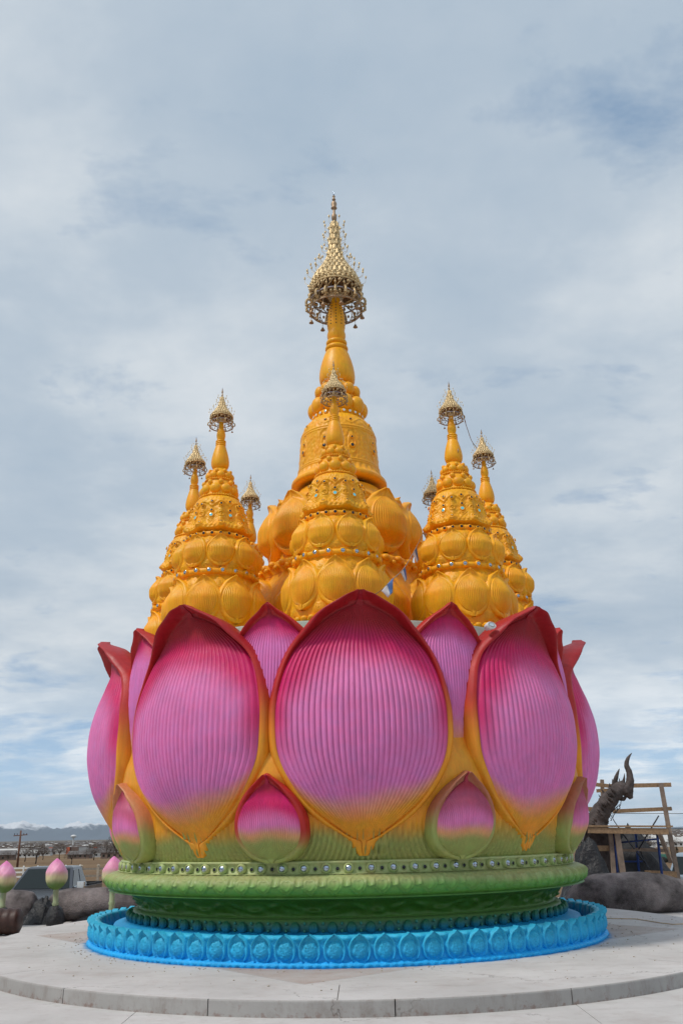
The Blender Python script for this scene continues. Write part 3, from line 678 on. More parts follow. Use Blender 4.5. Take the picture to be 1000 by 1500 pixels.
# bud rows on the neck
mb=MB(); mb.lathe([(.46,z(9.33)),(.48,z(9.36)),(.48,z(9.50)),(.42,z(9.60)),(.38,z(9.64)),(.39,z(9.66)),(.39,z(9.72)),(.37,z(9.78)),(.37,z(9.92)),(.32,z(10.02)),(.28,z(10.06)),(.26,z(10.1))],90)
for k in range(60):
    a=2*PI*k/60; mb.blob((.40*math.sin(a),-.40*math.cos(a),z(9.69)),.022,6)
nb=mb.build('neck_tier',[M['gold']],ms)
around(ge_p,'gem',nb,26,.497,z(9.28),0,tilt=.1)
around(budm(.165,.185,.14).mesh('bud',[M['gold']]),'bud',nb,10,.465,z(9.49),PI/10)
around(budm(.130,.135,.10).mesh('bud',[M['gold']]),'bud',nb,10,.375,z(9.86),0)
p=[(.26,10.06),(.32,10.09),(.355,10.15),(.366,10.25),(.36,10.35),(.34,10.48),(.305,10.62),(.265,10.75),(.225,10.85),(.205,10.875)]
for zz,rr in ((10.925,.236),(11.06,.216),): p+=[(rr-.035,zz-.05),(rr-.008,zz-.038),(rr,zz-.01),(rr,zz+.012),(rr-.01,zz+.036),(rr-.03,zz+.048)]
p+=[(.165,11.12),(.178,11.16),(.192,11.22),(.190,11.28),(.172,11.34),(.170,11.36),(.182,11.42),(.190,11.52),(.188,11.62),(.176,11.74),(.155,11.87),(.125,11.98),(.10,12.06),(.08,12.2),(.06,12.6)]
mb=MB(); mb.lathe([(r,z(q)) for r,q in p],48); sp=mb.build('spire',[M['gold']],ms,angle=60)
mb=MB(); mb.lathe([(.013,-.012),(.013,.004),(.001,.006)],8); mb.v=[tuple(Matrix.Rotation(R(90),4,'X')@Vector(v)) for v in mb.v]; hole_m=mb.mesh('vent_hole',[M['dark_gem_and_hole']])
rs=cat([11.4,11.52,11.62,11.74,11.87,11.98],[.18,.19,.188,.176,.155,.125])
for k in range(10):
    for q in np.arange(11.46,11.95,.075):
        a=2*PI*k/10; r=float(rs(q)); put('vent_hole',hole_m,sp,(r*math.sin(a),-r*math.cos(a),z(q)),a)
cr=crown(ms,z(11.86),.5,.55,9,True,[(.54,z(12.36)),(.52,z(12.50)),(.46,z(12.66)),(.375,z(12.80)),(.29,z(12.93)),(.225,z(13.06)),(.18,z(13.19)),(.15,z(13.33)),(.13,z(13.47)),(.115,z(13.62)),(.102,z(13.78)),(.09,z(13.94)),(.078,z(14.12))],z(14.2),.10)
vane(cr,z(14.12),.86,.062)

# ------------------------------------------------------------------ ground, plaza, kerb disc
def ground_mat(name,kind):
    m,nt,b=newmat(name); geo=nt.nodes.new('ShaderNodeNewGeometry'); pos=geo.outputs['Position']
    n1=noise_n(nt,.55,6,.6,pos); n2=noise_n(nt,6,8,.65,pos); n3=noise_n(nt,1.6,7,.7,pos)
    base=ramp(nt,n1.outputs['Fac'],[(.3,(.44,.425,.41)),(.7,(.60,.585,.57))]).outputs[0]
    base=mixc(nt,base,(.33,.29,.26),ramp(nt,n2.outputs['Fac'],[(.52,0),(.78,.45)]).outputs[0])
    base=mixc(nt,base,(.36,.29,.26),ramp(nt,n3.outputs['Fac'],[(.54,0),(.74,.40)]).outputs[0])
    n5=noise_n(nt,45,5,.7,pos); base=mixc(nt,base,(.62,.60,.58),ramp(nt,n5.outputs['Fac'],[(.60,0),(.75,.3)]).outputs[0])
    vo=nt.nodes.new('ShaderNodeTexVoronoi'); vo.feature='DISTANCE_TO_EDGE'; vo.inputs['Scale'].default_value=.33
    wn=noise_n(nt,1.2,5,.7,pos); ad=nt.nodes.new('ShaderNodeVectorMath'); ad.operation='MULTIPLY_ADD'; nt.links.new(wn.outputs['Color'],ad.inputs[0]); ad.inputs[1].default_value=(1.1,1.1,0); nt.links.new(pos,ad.inputs[2]); nt.links.new(ad.outputs[0],vo.inputs['Vector'])
    ck=ramp(nt,vo.outputs['Distance'],[(0,.75),(.004,0)]); cm=ramp(nt,n1.outputs['Fac'],[(.47,0),(.53,1)]); ml=nt.nodes.new('ShaderNodeMath'); ml.operation='MULTIPLY'; nt.links.new(ck.outputs[0],ml.inputs[0]); nt.links.new(cm.outputs[0],ml.inputs[1])
    base=mixc(nt,base,(.14,.12,.11),ml.outputs[0])
    mp0=nt.nodes.new('ShaderNodeMapping'); mp0.inputs['Rotation'].default_value=(0,0,.5); mp0.inputs['Scale'].default_value=(.5,3.2,1); nt.links.new(pos,mp0.inputs[0]); st=noise_n(nt,1.1,7,.7,mp0.outputs[0]); base=mixc(nt,base,(.26,.235,.22),ramp(nt,st.outputs['Fac'],[(.54,0),(.74,.32)]).outputs[0])
    if kind in('disc','kerb'):
        sp=nt.nodes.new('ShaderNodeSeparateXYZ'); nt.links.new(pos,sp.inputs[0])
        def mt(op,a,b_=None):
            n=nt.nodes.new('ShaderNodeMath'); n.operation=op
            for i,x in enumerate((a,b_)):
                if x is None: continue
                if isinstance(x,(int,float)): n.inputs[i].default_value=x
                else: nt.links.new(x,n.inputs[i])
            return n.outputs[0]
        if kind=='disc':
            mp=nt.nodes.new('ShaderNodeMapping'); mp.inputs['Rotation'].default_value=(0,0,R(5)); nt.links.new(pos,mp.inputs[0]); s2=nt.nodes.new('ShaderNodeSeparateXYZ'); nt.links.new(mp.outputs[0],s2.inputs[0])
            # square inlay turned on its corner, browner than the slab
            l1=mt('ADD',mt('ABSOLUTE',s2.outputs[0]),mt('ABSOLUTE',s2.outputs[1]))
            inl=mt('LESS_THAN',mt('ADD',l1,mt('MULTIPLY',n2.outputs['Fac'],.03)),5.25)
            nb_=ramp(nt,n3.outputs['Fac'],[(.35,.35),(.65,1)]).outputs[0]
            base=mixc(nt,base,(.34,.245,.20),mt('MULTIPLY',mt('MULTIPLY',inl,nb_),.72))
            edge=mt('LESS_THAN',mt('ABSOLUTE',mt('SUBTRACT',l1,5.26)),.008); base=mixc(nt,base,(.16,.11,.09),mt('MULTIPLY',edge,.7))
            # radial saw cuts
            ang=mt('ARCTAN2',sp.outputs[0],mt('MULTIPLY',sp.outputs[1],-1)); rad=mt('SQRT',mt('ADD',mt('MULTIPLY',sp.outputs[0],sp.outputs[0]),mt('MULTIPLY',sp.outputs[1],sp.outputs[1])))
            fr=mt('ABSOLUTE',mt('SUBTRACT',mt('FRACT',mt('ADD',mt('DIVIDE',ang,R(45)),.52)),.5))
            cut=mt('LESS_THAN',mt('MULTIPLY',fr,rad),.006); base=mixc(nt,base,(.10,.09,.08),mt('MULTIPLY',cut,mt('GREATER_THAN',rad,5.3)))
            # blue overspray beside the foot ring
            n6=noise_n(nt,5,6,.75,pos)
            sm=nt.nodes.new('ShaderNodeMapRange'); sm.interpolation_type='SMOOTHSTEP'; nt.links.new(mt('SUBTRACT',rad,mt('MULTIPLY',n6.outputs['Fac'],.24)),sm.inputs[0]); sm.inputs[1].default_value=3.97; sm.inputs[2].default_value=4.07; sm.inputs[3].default_value=1; sm.inputs[4].default_value=0
            base=mixc(nt,base,(.04,.24,.44),sm.outputs[0])
        else:
            # shade of the kerb face put into a darker base, then dirt splashes
            mp=nt.nodes.new('ShaderNodeMapping'); mp.inputs['Scale'].default_value=(1,1,.35); nt.links.new(pos,mp.inputs[0])
            base=mixc(nt,base,(.70,.69,.68),1.0,'MULTIPLY')
            n7=noise_n(nt,5,8,.72,mp.outputs[0]); base=mixc(nt,base,(.20,.155,.13),ramp(nt,n7.outputs['Fac'],[(.50,0),(.72,.55)]).outputs[0])
            n8=noise_n(nt,14,6,.7,pos); low=nt.nodes.new('ShaderNodeMapRange'); nt.links.new(sp.outputs[2],low.inputs[0]); low.inputs[1].default_value=-.15; low.inputs[2].default_value=-.09; low.inputs[3].default_value=.16; low.inputs[4].default_value=0
            base=mixc(nt,base,(.20,.10,.075),ramp(nt,mt('ADD',n8.outputs['Fac'],low.outputs[0]),[(.60,0),(.75,.55)]).outputs[0])
    nt.links.new(base,b.inputs['Base Color']); b.inputs['Roughness'].default_value=.82; b.inputs['Specular IOR Level'].default_value=.25
    n4=noise_n(nt,90,5,.7,pos); bump(nt,b,n4.outputs['Fac'],.35,.006)
    return m
M['disc']=ground_mat('disc_concrete','disc'); M['plaza']=ground_mat('plaza_concrete','plaza'); M['kerb']=ground_mat('kerb_concrete','kerb')
DC=(.15,.45); DR=6.0; EA,EB=5.9,6.7
mb=MB(); n=240
mb.add([(DC[0],DC[1],0)]+[(DC[0]+(EA-.012)*math.cos(2*PI*k/n),DC[1]+(EB-.012)*math.sin(2*PI*k/n),0) for k in range(n)],[(0,1+k,1+(k+1)%n) for k in range(n)])
tag(mb.build('platform',[M['disc']],smooth=False),kind='structure')
# kerb in cast segments with joints
segs=20; mb=MB()
for s in range(segs):
    a0=2*PI*s/segs+.0010+R(3); a1=2*PI*(s+1)/segs-.0010+R(3); pts=[]
    K=14
    for i in range(K+1):
        a=a0+(a1-a0)*i/K; c,s_=math.cos(a),math.sin(a)
        for r,zz in ((-.15,-.16),(-.012,.0005),(-.004,-.004),(0,-.014),(.002,-.16)): pts.append((DC[0]+(EA+r)*c,DC[1]+(EB+r)*s_,zz))
    fs=[(i*5+j,(i+1)*5+j,(i+1)*5+j+1,i*5+j+1) for i in range(K) for j in range(1,4)]+[(0,1,2,3,4)[::-1],tuple(K*5+j for j in range(5))]
    mb.add(pts,fs)
tag(mb.build('kerb',[M['kerb']],smooth=False),kind='structure')
# lower plaza slab with joints
m=M['plaza']
mb=MB(); js=.004
xs=[-16,-11,-6.6,-2.15,2.3,6.8,11,16]; ys=[-24,-19.5,-15,-10.5,-7.3,-3,2,5.2,9.3]
for i in range(len(xs)-1):
    for j in range(len(ys)-1):
        mb.box((xs[i]+js,ys[j]+js,-.27),(xs[i+1]-js,ys[j+1]-js,-.15))
tag(mb.build('plaza',[m],smooth=False),kind='structure')
# terrain as one sheet
m,nt,b=newmat('dry_land'); geo=nt.nodes.new('ShaderNodeNewGeometry'); pos=geo.outputs['Position']
n1=noise_n(nt,.02,8,.6,pos); n2=noise_n(nt,.9,8,.7,pos); n3=noise_n(nt,.0016,6,.65,pos); n4=noise_n(nt,.12,8,.7,pos)
c=ramp(nt,n1.outputs['Fac'],[(.3,(.14,.08,.045)),(.5,(.19,.125,.07)),(.7,(.26,.19,.11))]).outputs[0]
c=mixc(nt,c,(.16,.10,.06),ramp(nt,n2.outputs['Fac'],[(.45,0),(.7,.6)]).outputs[0])
c=mixc(nt,c,(.12,.085,.06),ramp(nt,n4.outputs['Fac'],[(.5,0),(.65,.5)]).outputs[0])
cdn=nt.nodes.new('ShaderNodeVectorMath'); cdn.operation='LENGTH'; nt.links.new(pos,cdn.inputs[0])
far=nt.nodes.new('ShaderNodeMapRange'); nt.links.new(cdn.outputs['Value'],far.inputs[0]); far.inputs[1].default_value=700; far.inputs[2].default_value=1500
c=mixc(nt,c,ramp(nt,n3.outputs['Fac'],[(.35,(.07,.06,.05)),(.55,(.15,.12,.09)),(.7,(.24,.19,.13))]).outputs[0],far.outputs[0])
nt.links.new(c,b.inputs['Base Color']); b.inputs['Roughness'].default_value=.95; b.inputs['Specular IOR Level'].default_value=.1
bump(nt,b,n2.outputs['Fac'],.8,.12); M['land']=m
hz_=cat([0,24,30,50,90,200,400,600,760,1000,2000,4000,8000,13000,20000,60000],[-.30,-.30,-1.1,-1.45,-2.0,-3.5,-6,-9.0,-9.1,-12.5,-17,-20,-18,-6,-6,-6])
def ground_z(x,y):
    d=math.hypot(x-CAM.x,y-CAM.y); g=float(hz_(d))
    if d>300: g+=mnoise.noise(Vector((x*.0012,y*.0012,0)))*min(2.2,(d-300)/700)
    if ((x-CAM.x-430)/270)**2+((y-CAM.y-668)/85)**2<1: g=-10.6
    if y<-2 and d<60: g=min(g,-.3) if math.hypot(x,y)<26 else g
    return g
rads=[0,5,12,20,24,27,30,36,45,60,80,100,130,170,220,300,400,500,570,600,630,660,690,720,750,800,1000,1400,2000,2800,4000,5500,8000,10500,13000,20000,32000,47000]
mb=MB(); n=180; vs=[(CAM.x,CAM.y,-.3)]
for r in rads[1:]:
    for k in range(n):
        a=2*PI*k/n; x=CAM.x+r*math.sin(a); y=CAM.y+r*math.cos(a); vs.append((x,y,ground_z(x,y) if r>24 else -.3))
fs=[(0,1+(k+1)%n,1+k) for k in range(n)]
for j in range(len(rads)-2):
    for k in range(n): fs.append((1+j*n+k,1+j*n+(k+1)%n,1+(j+1)*n+(k+1)%n,1+(j+1)*n+k))
mb.add(vs,fs); tag(mb.build('ground',[M['land']]),kind='structure')
def gz(u,d,dv=0):
    """ground point at picture column u, distance d"""
    p=P(u,1228,d); return Vector((p.x,p.y,ground_z(p.x,p.y)))

# far mountains: ridged mesh with snow on the summits
m,nt,b=newmat('haze_blue_rock'); geo=nt.nodes.new('ShaderNodeNewGeometry'); pos=geo.outputs['Position']; sp=nt.nodes.new('ShaderNodeSeparateXYZ'); nt.links.new(pos,sp.inputs[0])
n1=noise_n(nt,.0012,8,.65,pos); ad=nt.nodes.new('ShaderNodeMath'); ad.operation='MULTIPLY_ADD'; nt.links.new(n1.outputs['Fac'],ad.inputs[0]); ad.inputs[1].default_value=900; nt.links.new(sp.outputs[2],ad.inputs[2])
sn=nt.nodes.new('ShaderNodeMapRange'); nt.links.new(ad.outputs[0],sn.inputs[0]); sn.inputs[1].default_value=940; sn.inputs[2].default_value=1060
c=mixc(nt,(.045,.075,.115),(.72,.74,.78),sn.outputs[0]); nt.links.new(c,b.inputs['Base Color']); b.inputs['Roughness'].default_value=.95  # blue of the distant haze is painted into the rock colour
M['rock']=m
MD=40000
# skyline heights read across the view (left edge to right edge), metres above the plain
sky_x=[-600,-300,-120,0,38,62,84,110,150,162,185,215,260,285,330,400,500,600,700,800,870,930,1000,1200,1600]
sky_v=[1214,1208,1210,1206,1203,1210,1214,1206,1211,1206,1202,1212,1209,1214,1212,1210,1208,1212,1214,1212,1214,1215,1216,1216,1218]
mb=MB(); cols=700; rows=30; vs=[]
us=np.linspace(-180,1160,cols); fsk=cat(sky_x,sky_v)
for j in range(rows):
    t=j/(rows-1); d=MD-3500+7000*t
    for u in us:
        hv=(1231-u*.0195)-float(fsk(u)) ; hv=max(hv,0)+ (1228-1231+u*.0)*0
        # height of the sky line above true horizon for this column
        top=P(u,1232-.0195*u-hv,MD).z
        prof_=math.exp(-((t-.5)/.22)**2)
        p=P(u,1228,d); rid=mnoise.ridged_multi_fractal(Vector((p.x*.00016,p.y*.00016,4.2)),1.0,2.1,5,1.0,2.0) if hasattr(mnoise,'ridged_multi_fractal') else 0
        fine_=mnoise.fractal(Vector((p.x*.0007,p.y*.0007,1.5)),1.0,2.0,5)
        h=(top+40)*prof_*(1+.30*fine_+.18*mnoise.fractal(Vector((p.x*.0025,p.y*.0025,8)),1.0,2.0,4)) +40*rid*prof_*(1-prof_)*4
        vs.append((p.x,p.y,-30+h))
fs=[(j*cols+i,j*cols+i+1,(j+1)*cols+i+1,(j+1)*cols+i) for j in range(rows-1) for i in range(cols-1)]
mb.add(vs,fs); tag(mb.build('mountains',[M['rock']]),kind='structure')

# haze between here and the mountains
m=bpy.data.materials.new('haze_air'); m.use_nodes=True; nt=m.node_tree; nt.nodes.clear(); o_=nt.nodes.new('ShaderNodeOutputMaterial'); pv=nt.nodes.new('ShaderNodeVolumePrincipled')
pv.inputs['Color'].default_value=(.78,.86,.95,1); pv.inputs['Density'].default_value=1.5e-5; nt.links.new(pv.outputs[0],o_.inputs['Volume'])
mb=MB(); mb.box((-48000,-48000,-60),(48000,48000,1250)); hb=mb.build('haze',[m],smooth=False); tag(hb,kind='stuff')

# lake
m,nt,b=newmat('lake_water'); b.inputs['Base Color'].default_value=(.20,.27,.32,1); b.inputs['Roughness'].default_value=.25; b.inputs['Specular IOR Level'].default_value=.8
g=nt.nodes.new('ShaderNodeNewGeometry'); nn=noise_n(nt,.05,4,.6,g.outputs['Position']); bump(nt,b,nn.outputs['Fac'],.3,.6); M['lake']=m
mb=MB(); pts=[]
for k in range(48):
    a=2*PI*k/48; rr=1+.22*mnoise.noise(Vector((math.cos(a)*1.5,math.sin(a)*1.5,3)))
    pts.append((CAM.x+430+215*rr*math.cos(a),CAM.y+668+62*rr*math.sin(a),-9.3))
mb.add(pts,[tuple(range(48))]); tag(mb.build('lake',[m],smooth=False),kind='structure')

# ------------------------------------------------------------------ things around the plaza
M['concrete']=simple('rough_grey_concrete',(.19,.165,.16),.9,nscale=1.6,var=.85,bs=1,bd=.03,bscale=42,spec=.2)
M['dragon']=simple('brown_grey_concrete',(.09,.074,.07),.9,nscale=5,var=.5,bs=1,bd=.03,bscale=30,spec=.2)
M['wood']=simple('raw_lumber',(.30,.19,.105),.75,nscale=3,var=.35,bs=.4,bd=.005,stretch=(6,6,6))
M['oldwood']=simple('weathered_lumber',(.24,.18,.14),.85,nscale=5,var=.35,bs=.5,bd=.006)
M['bluesteel']=simple('blue_steel_tube',(.02,.05,.20),.45,.3,nscale=9,var=.3)
M['darksteel']=simple('dark_steel_tube',(.05,.055,.07),.5,.4)
M['plastic']=simple('black_plastic_sheet',(.018,.018,.02),.38,nscale=7,var=.4,bs=1,bd=.05,bscale=9)
M['tarp']=simple('charcoal_mesh_tarp',(.035,.035,.038),.7,nscale=6,var=.4,bs=.8,bd=.03,bscale=14)
M['white']=simple('white_vinyl',(.72,.72,.70),.5,nscale=3,var=.1)
M['post']=simple('pale_fence_wood',(.40,.34,.27),.85,nscale=6)
M['carpaint']=simple('grey_car_paint',(.10,.107,.125),.22,.55,spec=.6,nscale=1,var=.05,bs=0)
M['glass']=simple('dark_car_glass',(.012,.018,.018),.10,0,spec=.4,var=.1,bs=0)
M['chrome']=simple('bright_chrome',(.75,.78,.80),.12,1,var=.05,bs=0)
M['rubber']=simple('black_rubber',(.02,.02,.02),.8)
M['pipe']=simple('dark_brown_pipe',(.045,.018,.012),.5,nscale=6,var=.5)
M['rust']=simple('brown_pole_wood',(.16,.08,.055),.9,nscale=5)
M['flagblue']=simple('faded_blue_cloth',(.09,.17,.38),.8); M['flagwhite']=simple('off_white_cloth',(.60,.58,.58),.8); M['flagred']=simple('faded_red_cloth',(.45,.13,.12),.8)
M['cord']=simple('thin_cord',(.30,.24,.18),.8); M['orange']=simple('orange_hose',(.55,.40,.24),.6)
M['bark']=simple('grey_brown_twigs',(.10,.075,.06),.95,nscale=2,var=.3)
M['conifer']=simple('dark_conifer_needles',(.022,.035,.022),.95,nscale=2,var=.5)
M['roofgrey']=simple('grey_roof',(.16,.15,.15),.9,nscale=.3); M['wallpale']=simple('pale_wall',(.55,.54,.52),.9,nscale=.3,var=.1); M['terracotta']=simple('orange_wall',(.50,.12,.06),.9,nscale=.3,var=.1); M['brownwall']=simple('brown_wall',(.16,.11,.09),.9,nscale=.3)

def hump(name,label,pts,rads,group=None,seed=0):
    """a rough lump of unpainted concrete dragon body lying on the slab"""
    mb=MB(); f=len(pts); N=60; n=40; vs=[]
    ax=cat(range(f),[p[0] for p in pts]); ay=cat(range(f),[p[1] for p in pts]); ar=cat(range(f),rads)
    for i in range(N+1):
        t=i/N*(f-1); c=Vector((float(ax(t)),float(ay(t)),0)); r=float(ar(t)); e=min(1,min(i,N-i)/7); r*=math.sqrt(max(.001,1-(1-e)**2))
        a=Vector((float(ax(min(f-1,t+.05))),float(ay(min(f-1,t+.05))),0))-Vector((float(ax(max(0,t-.05))),float(ay(max(0,t-.05))),0)); a.normalize(); s=Vector((-a.y,a.x,0))
        for k in range(n):
            th=2*PI*k/n; d=s*math.cos(th)+Vector((0,0,1))*math.sin(th); q=c+d
            rr=r*(1+.09*mnoise.noise(q*1.8+Vector((seed,0,0)))+.03*mnoise.noise(q*7+Vector((0,seed,0))))
            p=c+d*rr+Vector((0,0,-.15+float(ar(t))*.92)); p.z=max(p.z,-.149); vs.append(p)
    fs=[(i*n+k,i*n+(k+1)%n,(i+1)*n+(k+1)%n,(i+1)*n+k) for i in range(N) for k in range(n)]+[tuple(range(n))[::-1],tuple(N*n+k for k in range(n))]
    mb.add(vs,fs); o=mb.build(name,[M['concrete']]); return tag(o,label,'sculpture section',group)
def gp(u,d): p=P(u,1228,d); return (p.x,p.y)
G='unpainted concrete dragon body sections'
hump('concrete_sculpture','thick grey concrete dragon body section lying at the foot of the scaffold',[gp(818,20.3),gp(870,20.1),gp(930,20.1),gp(985,20.4),gp(1030,20.9)],[.26,.40,.42,.33,.22],G,1)
hump('concrete_sculpture','grey concrete dragon body section left of the black plastic, in front of the truck',[gp(-70,20.9),gp(-20,20.9),gp(30,20.8),gp(66,20.9)],[.24,.33,.34,.30],G,5)
hump('concrete_sculpture','grey concrete dragon body section between the black plastic and the lotus pedestal',[gp(80,21.0),gp(120,20.9),gp(170,21.0),gp(230,21.3)],[.30,.34,.33,.26],G,9)
# crumpled black plastic
def crumple(name,label,c,size,mat,catg,seed,peak=None):
    mb=MB(); n=34; vs=[]
    for j in range(n+1):
        for i in range(n+1):
            x=(i/n-.5)*2; y=(j/n-.5)*2; r=math.hypot(x,y)
            h=max(0,1-r**1.6) if peak is None else max(0,1-max(abs(x),abs(y)))**peak
            q=Vector((x*2.2+seed,y*2.2,seed)); h*=1+.35*mnoise.noise(q)+.15*mnoise.noise(q*3)
            vs.append((c[0]+x*size[0]+.08*mnoise.noise(q*2+Vector((5,0,0))),c[1]+y*size[1],c[2]+max(.003,h*size[2]*(1+.12*mnoise.noise(q*6)))))
    mb.add(vs,[(j*(n+1)+i,j*(n+1)+i+1,(j+1)*(n+1)+i+1,(j+1)*(n+1)+i) for j in range(n) for i in range(n)]+[tuple(range(n+1))[::-1]+tuple(j*(n+1) for j in range(1,n+1))+tuple(n*(n+1)+i for i in range(1,n+1))+tuple(j*(n+1)+n for j in range(n-1,0,-1))])
    return tag(mb.build(name,[mat]),label,catg)
x,y=gp(73,20.35); crumple('plastic_sheet','crumpled black plastic bunched between two concrete body sections',(x,y,-.15),(.42,.32,.50),M['plastic'],'plastic sheet',3)
x,y=gp(170,20.35); crumple('plastic_sheet','low black plastic sheet lying beside the pedestal at left',(x,y,-.15),(.85,.30,.22),M['plastic'],'plastic sheet',8)
# lotus buds on stems
def bud(u,v0,v1,d,label,seed,wrap=True,lean=0):
    top=P(u,v0,d); bot=P(u,v1,d); h=top.z-bot.z; c=bot
    t=thing('lotus_bud',label,'lotus bud',(c.x,c.y,-.15),seed*.7,'pink lotus buds on stems beside the plaza'); zb=bot.z+.15
    mb=MB(); prof=[(float(cat([0,.06,.2,.38,.55,.72,.86,.95,1],[.05,.16,.29,.345,.34,.27,.165,.075,.012])(q))*h,zb+q*h) for q in np.linspace(0,1,30)]
    def rel(a,zz):
        q=(zz-zb)/h; d_=0
        for k in range(3):
            a0=2*PI*k/3+seed; e=((a-a0-(q*2.6-1.2)+PI)%(2*PI))-PI
            d_+=.020*h*float(ss(-.05,.05,e))*float(ss(1.6,.3,e))*float(ss(0,.2,q))*float(ss(1,.8,q))
        return d_
    def colf(a,zz,r):
        q=(zz-zb)/h+.04*mnoise.noise(Vector((math.cos(a)*2,math.sin(a)*2,seed)))
        c_=mix((.13,.22,.05),(.62,.55,.30),float(ss(.16,.40,q))); c_=mix(c_,(.78,.33,.50),float(ss(.40,.66,q))); return mix(c_,(.72,.20,.46),float(ss(.75,1,q)))
    mb.lathe(prof,60,relief=rel,colf=colf,caps=(True,True)); mb.build('bud',[M['paint']],t)
    mb=MB(); mb.col=(.30,.36,.20); mb.lathe([(.065,.02),(.062,.2),(.055,zb*.55),(.075,zb*.62),(.055,zb*.66),(.06,zb+.03)],16); mb.build('stem',[M['paint']],t)
    if wrap:
        mb=MB(); mb.lathe([(.17,0),(.20,.08),(.17,.22),(.13,.32),(.085,.36),(.07,.37)],26,relief=lambda a,zz:.03*mnoise.noise(Vector((math.cos(a)*3,math.sin(a)*3,zz*9+seed)))); mb.build('base_wrap',[M['plastic']],t)
    t.rotation_euler=(.03*math.sin(seed*5),.045*math.cos(seed*3),seed*.7)
    return t
bud(85,1257,1304,19.9,'pink and green lotus bud standing in front of the grey pickup truck',1)
bud(6,1261,1309,19.6,'pink and green lotus bud at the left edge, above the dark ribbed pipe',2.4)
bud(166,1254,1302,19.5,'pink and green lotus bud peeking out behind the left rim of the pedestal',4,False)
# ribbed pipe
x,y=gp(40,17.9)
mb=MB(); N=70; mb.tube([(x-2.6+2.6*i/N,y+.12*(i/N),-.15+.235) for i in range(N+1)],[.225+.010*math.cos(i*PI*.5) for i in range(N)]+[.15],28); tag(mb.build('drain_pipe',[M['pipe']]),'dark brown ribbed pipe lying on the plaza at the left edge','pipe')
# orange hose on the slab
def on(u,v,zz):
    p=P(u,v,10); d=(p-CAM); t=(zz-CAM.z)/d.z; return CAM+d*t
mb=MB(); pts=[]
for u,v in [(882,1345),(905,1345.5),(930,1346),(950,1349),(968,1352),(985,1354),(1005,1353),(1030,1349)]: 
    q=on(u,v,-.138 if u>1100 else .012); pts.append(q)
for k,q in enumerate(pts):
    if math.hypot((q.x-DC[0])/EA,(q.y-DC[1])/EB)>1: q.z=-.138
mb.tube(pts,.008,6); tag(mb.build('garden_hose',[M['orange']]),'thin orange hose lying on the concrete right of the blue foot ring','hose')
mb=MB(); rg=random.Random(5)
for k in range(420):
    a=rg.uniform(0,2*PI); r_=rg.choice([rg.uniform(4.2,4.5),rg.uniform(4.2,5.8)]); s_=rg.uniform(.004,.013); mb.blob((r_*math.sin(a),-r_*math.cos(a)+.05,s_*.4),(s_*rg.uniform(.8,1.6),s_,s_*.6),5,M=Matrix.Rotation(rg.uniform(0,3),4,'Z'))
tag(mb.build('grit',[M['post']]),kind='stuff')
p_=on(936,1331,-.15); mb=MB(); mb.box((-.07,-.05,0),(.07,.05,.10)); o=mb.build('concrete_block',[M['wallpale']],None,(p_.x,p_.y,-.149),.2,smooth=False); bm=o.modifiers.new('b','BEVEL'); bm.width=.012; tag(o,'small pale block resting against the big concrete dragon section','block')

# dragon neck and head
DRD=24.2
dr=thing('dragon_statue','grey concrete dragon head and neck rising out of the wooden scaffold','statue',tuple(gp(878,DRD))+(-.15,))
org=Vector(dr.location)
def Q(u,v,dd=0): return P(u,v,DRD+dd)-org
def rough_tube(path,rads,n=26,amp=.08,fr=5,sub=6,seed=0):
    mb=MB(); f=len(path); N=(f-1)*sub; X=[cat(range(f),[p[i] for p in path]) for i in range(3)]; Rr_=cat(range(f),rads); vs=[]; ref=None
    for i in range(N+1):
        t=i/sub; c=Vector([float(X[j](t)) for j in range(3)]); a=Vector([float(X[j](min(f-1,t+.1))) for j in range(3)])-Vector([float(X[j](max(0,t-.1))) for j in range(3)]); a.normalize()
        if ref is None: ref=a.cross(Vector((0,1,0))).normalized()
        ref=(ref-a*ref.dot(a)).normalized(); s=a.cross(ref)
        for k in range(n):
            th=2*PI*k/n; d=ref*math.cos(th)+s*math.sin(th); r=float(Rr_(t)); q=(c+d*r)*fr+Vector((seed,0,0))
            vs.append(c+d*r*(1+amp*mnoise.noise(q)+amp*.6*mnoise.noise(q*2.7)+.035*math.cos(t*11)))
    mb.add(vs,[(i*n+k,i*n+(k+1)%n,(i+1)*n+(k+1)%n,(i+1)*n+k) for i in range(N) for k in range(n)]+[tuple(range(n))[::-1],tuple(N*n+k for k in range(n))]); return mb
mb=rough_tube([Q(878,1320)-Vector((0,0,.0)),Q(876,1275),Q(874,1240),Q(873,1215),Q(876,1198),Q(886,1180),Q(896,1166),Q(906,1155),Q(914,1149)],[.42,.37,.33,.29,.25,.225,.20,.175,.12],amp=.13)
neck=mb.build('neck',[M['dragon']],dr)
mb=rough_tube([Q(906,1160),Q(914,1157),Q(920,1163),Q(924,1170)],[.12,.17,.13,.05],amp=.12,seed=4); mb.blob(Q(917,1160,-.14),(.05,.05,.05),10)
mb.build('head',[M['dragon']],dr)
mb=rough_tube([Q(906,1168),Q(912,1170),Q(916,1167)],[.08,.06,.03],seed=7); mb.build('jaw',[M['dragon']],dr)
mb=rough_tube([Q(919,1158),Q(922,1143),Q(921,1132),Q(917,1121),Q(919,1111),Q(924.5,1103)],[.14,.10,.08,.065,.045,.008],n=16,amp=.05); mb.build('horn',[M['dragon']],dr)
mb=rough_tube([Q(900,1157,.1),Q(900,1146,.1),Q(903,1135,.1),Q(906.5,1126,.1)],[.10,.07,.045,.008],n=14,amp=.05); mb.build('horn',[M['dragon']],dr)
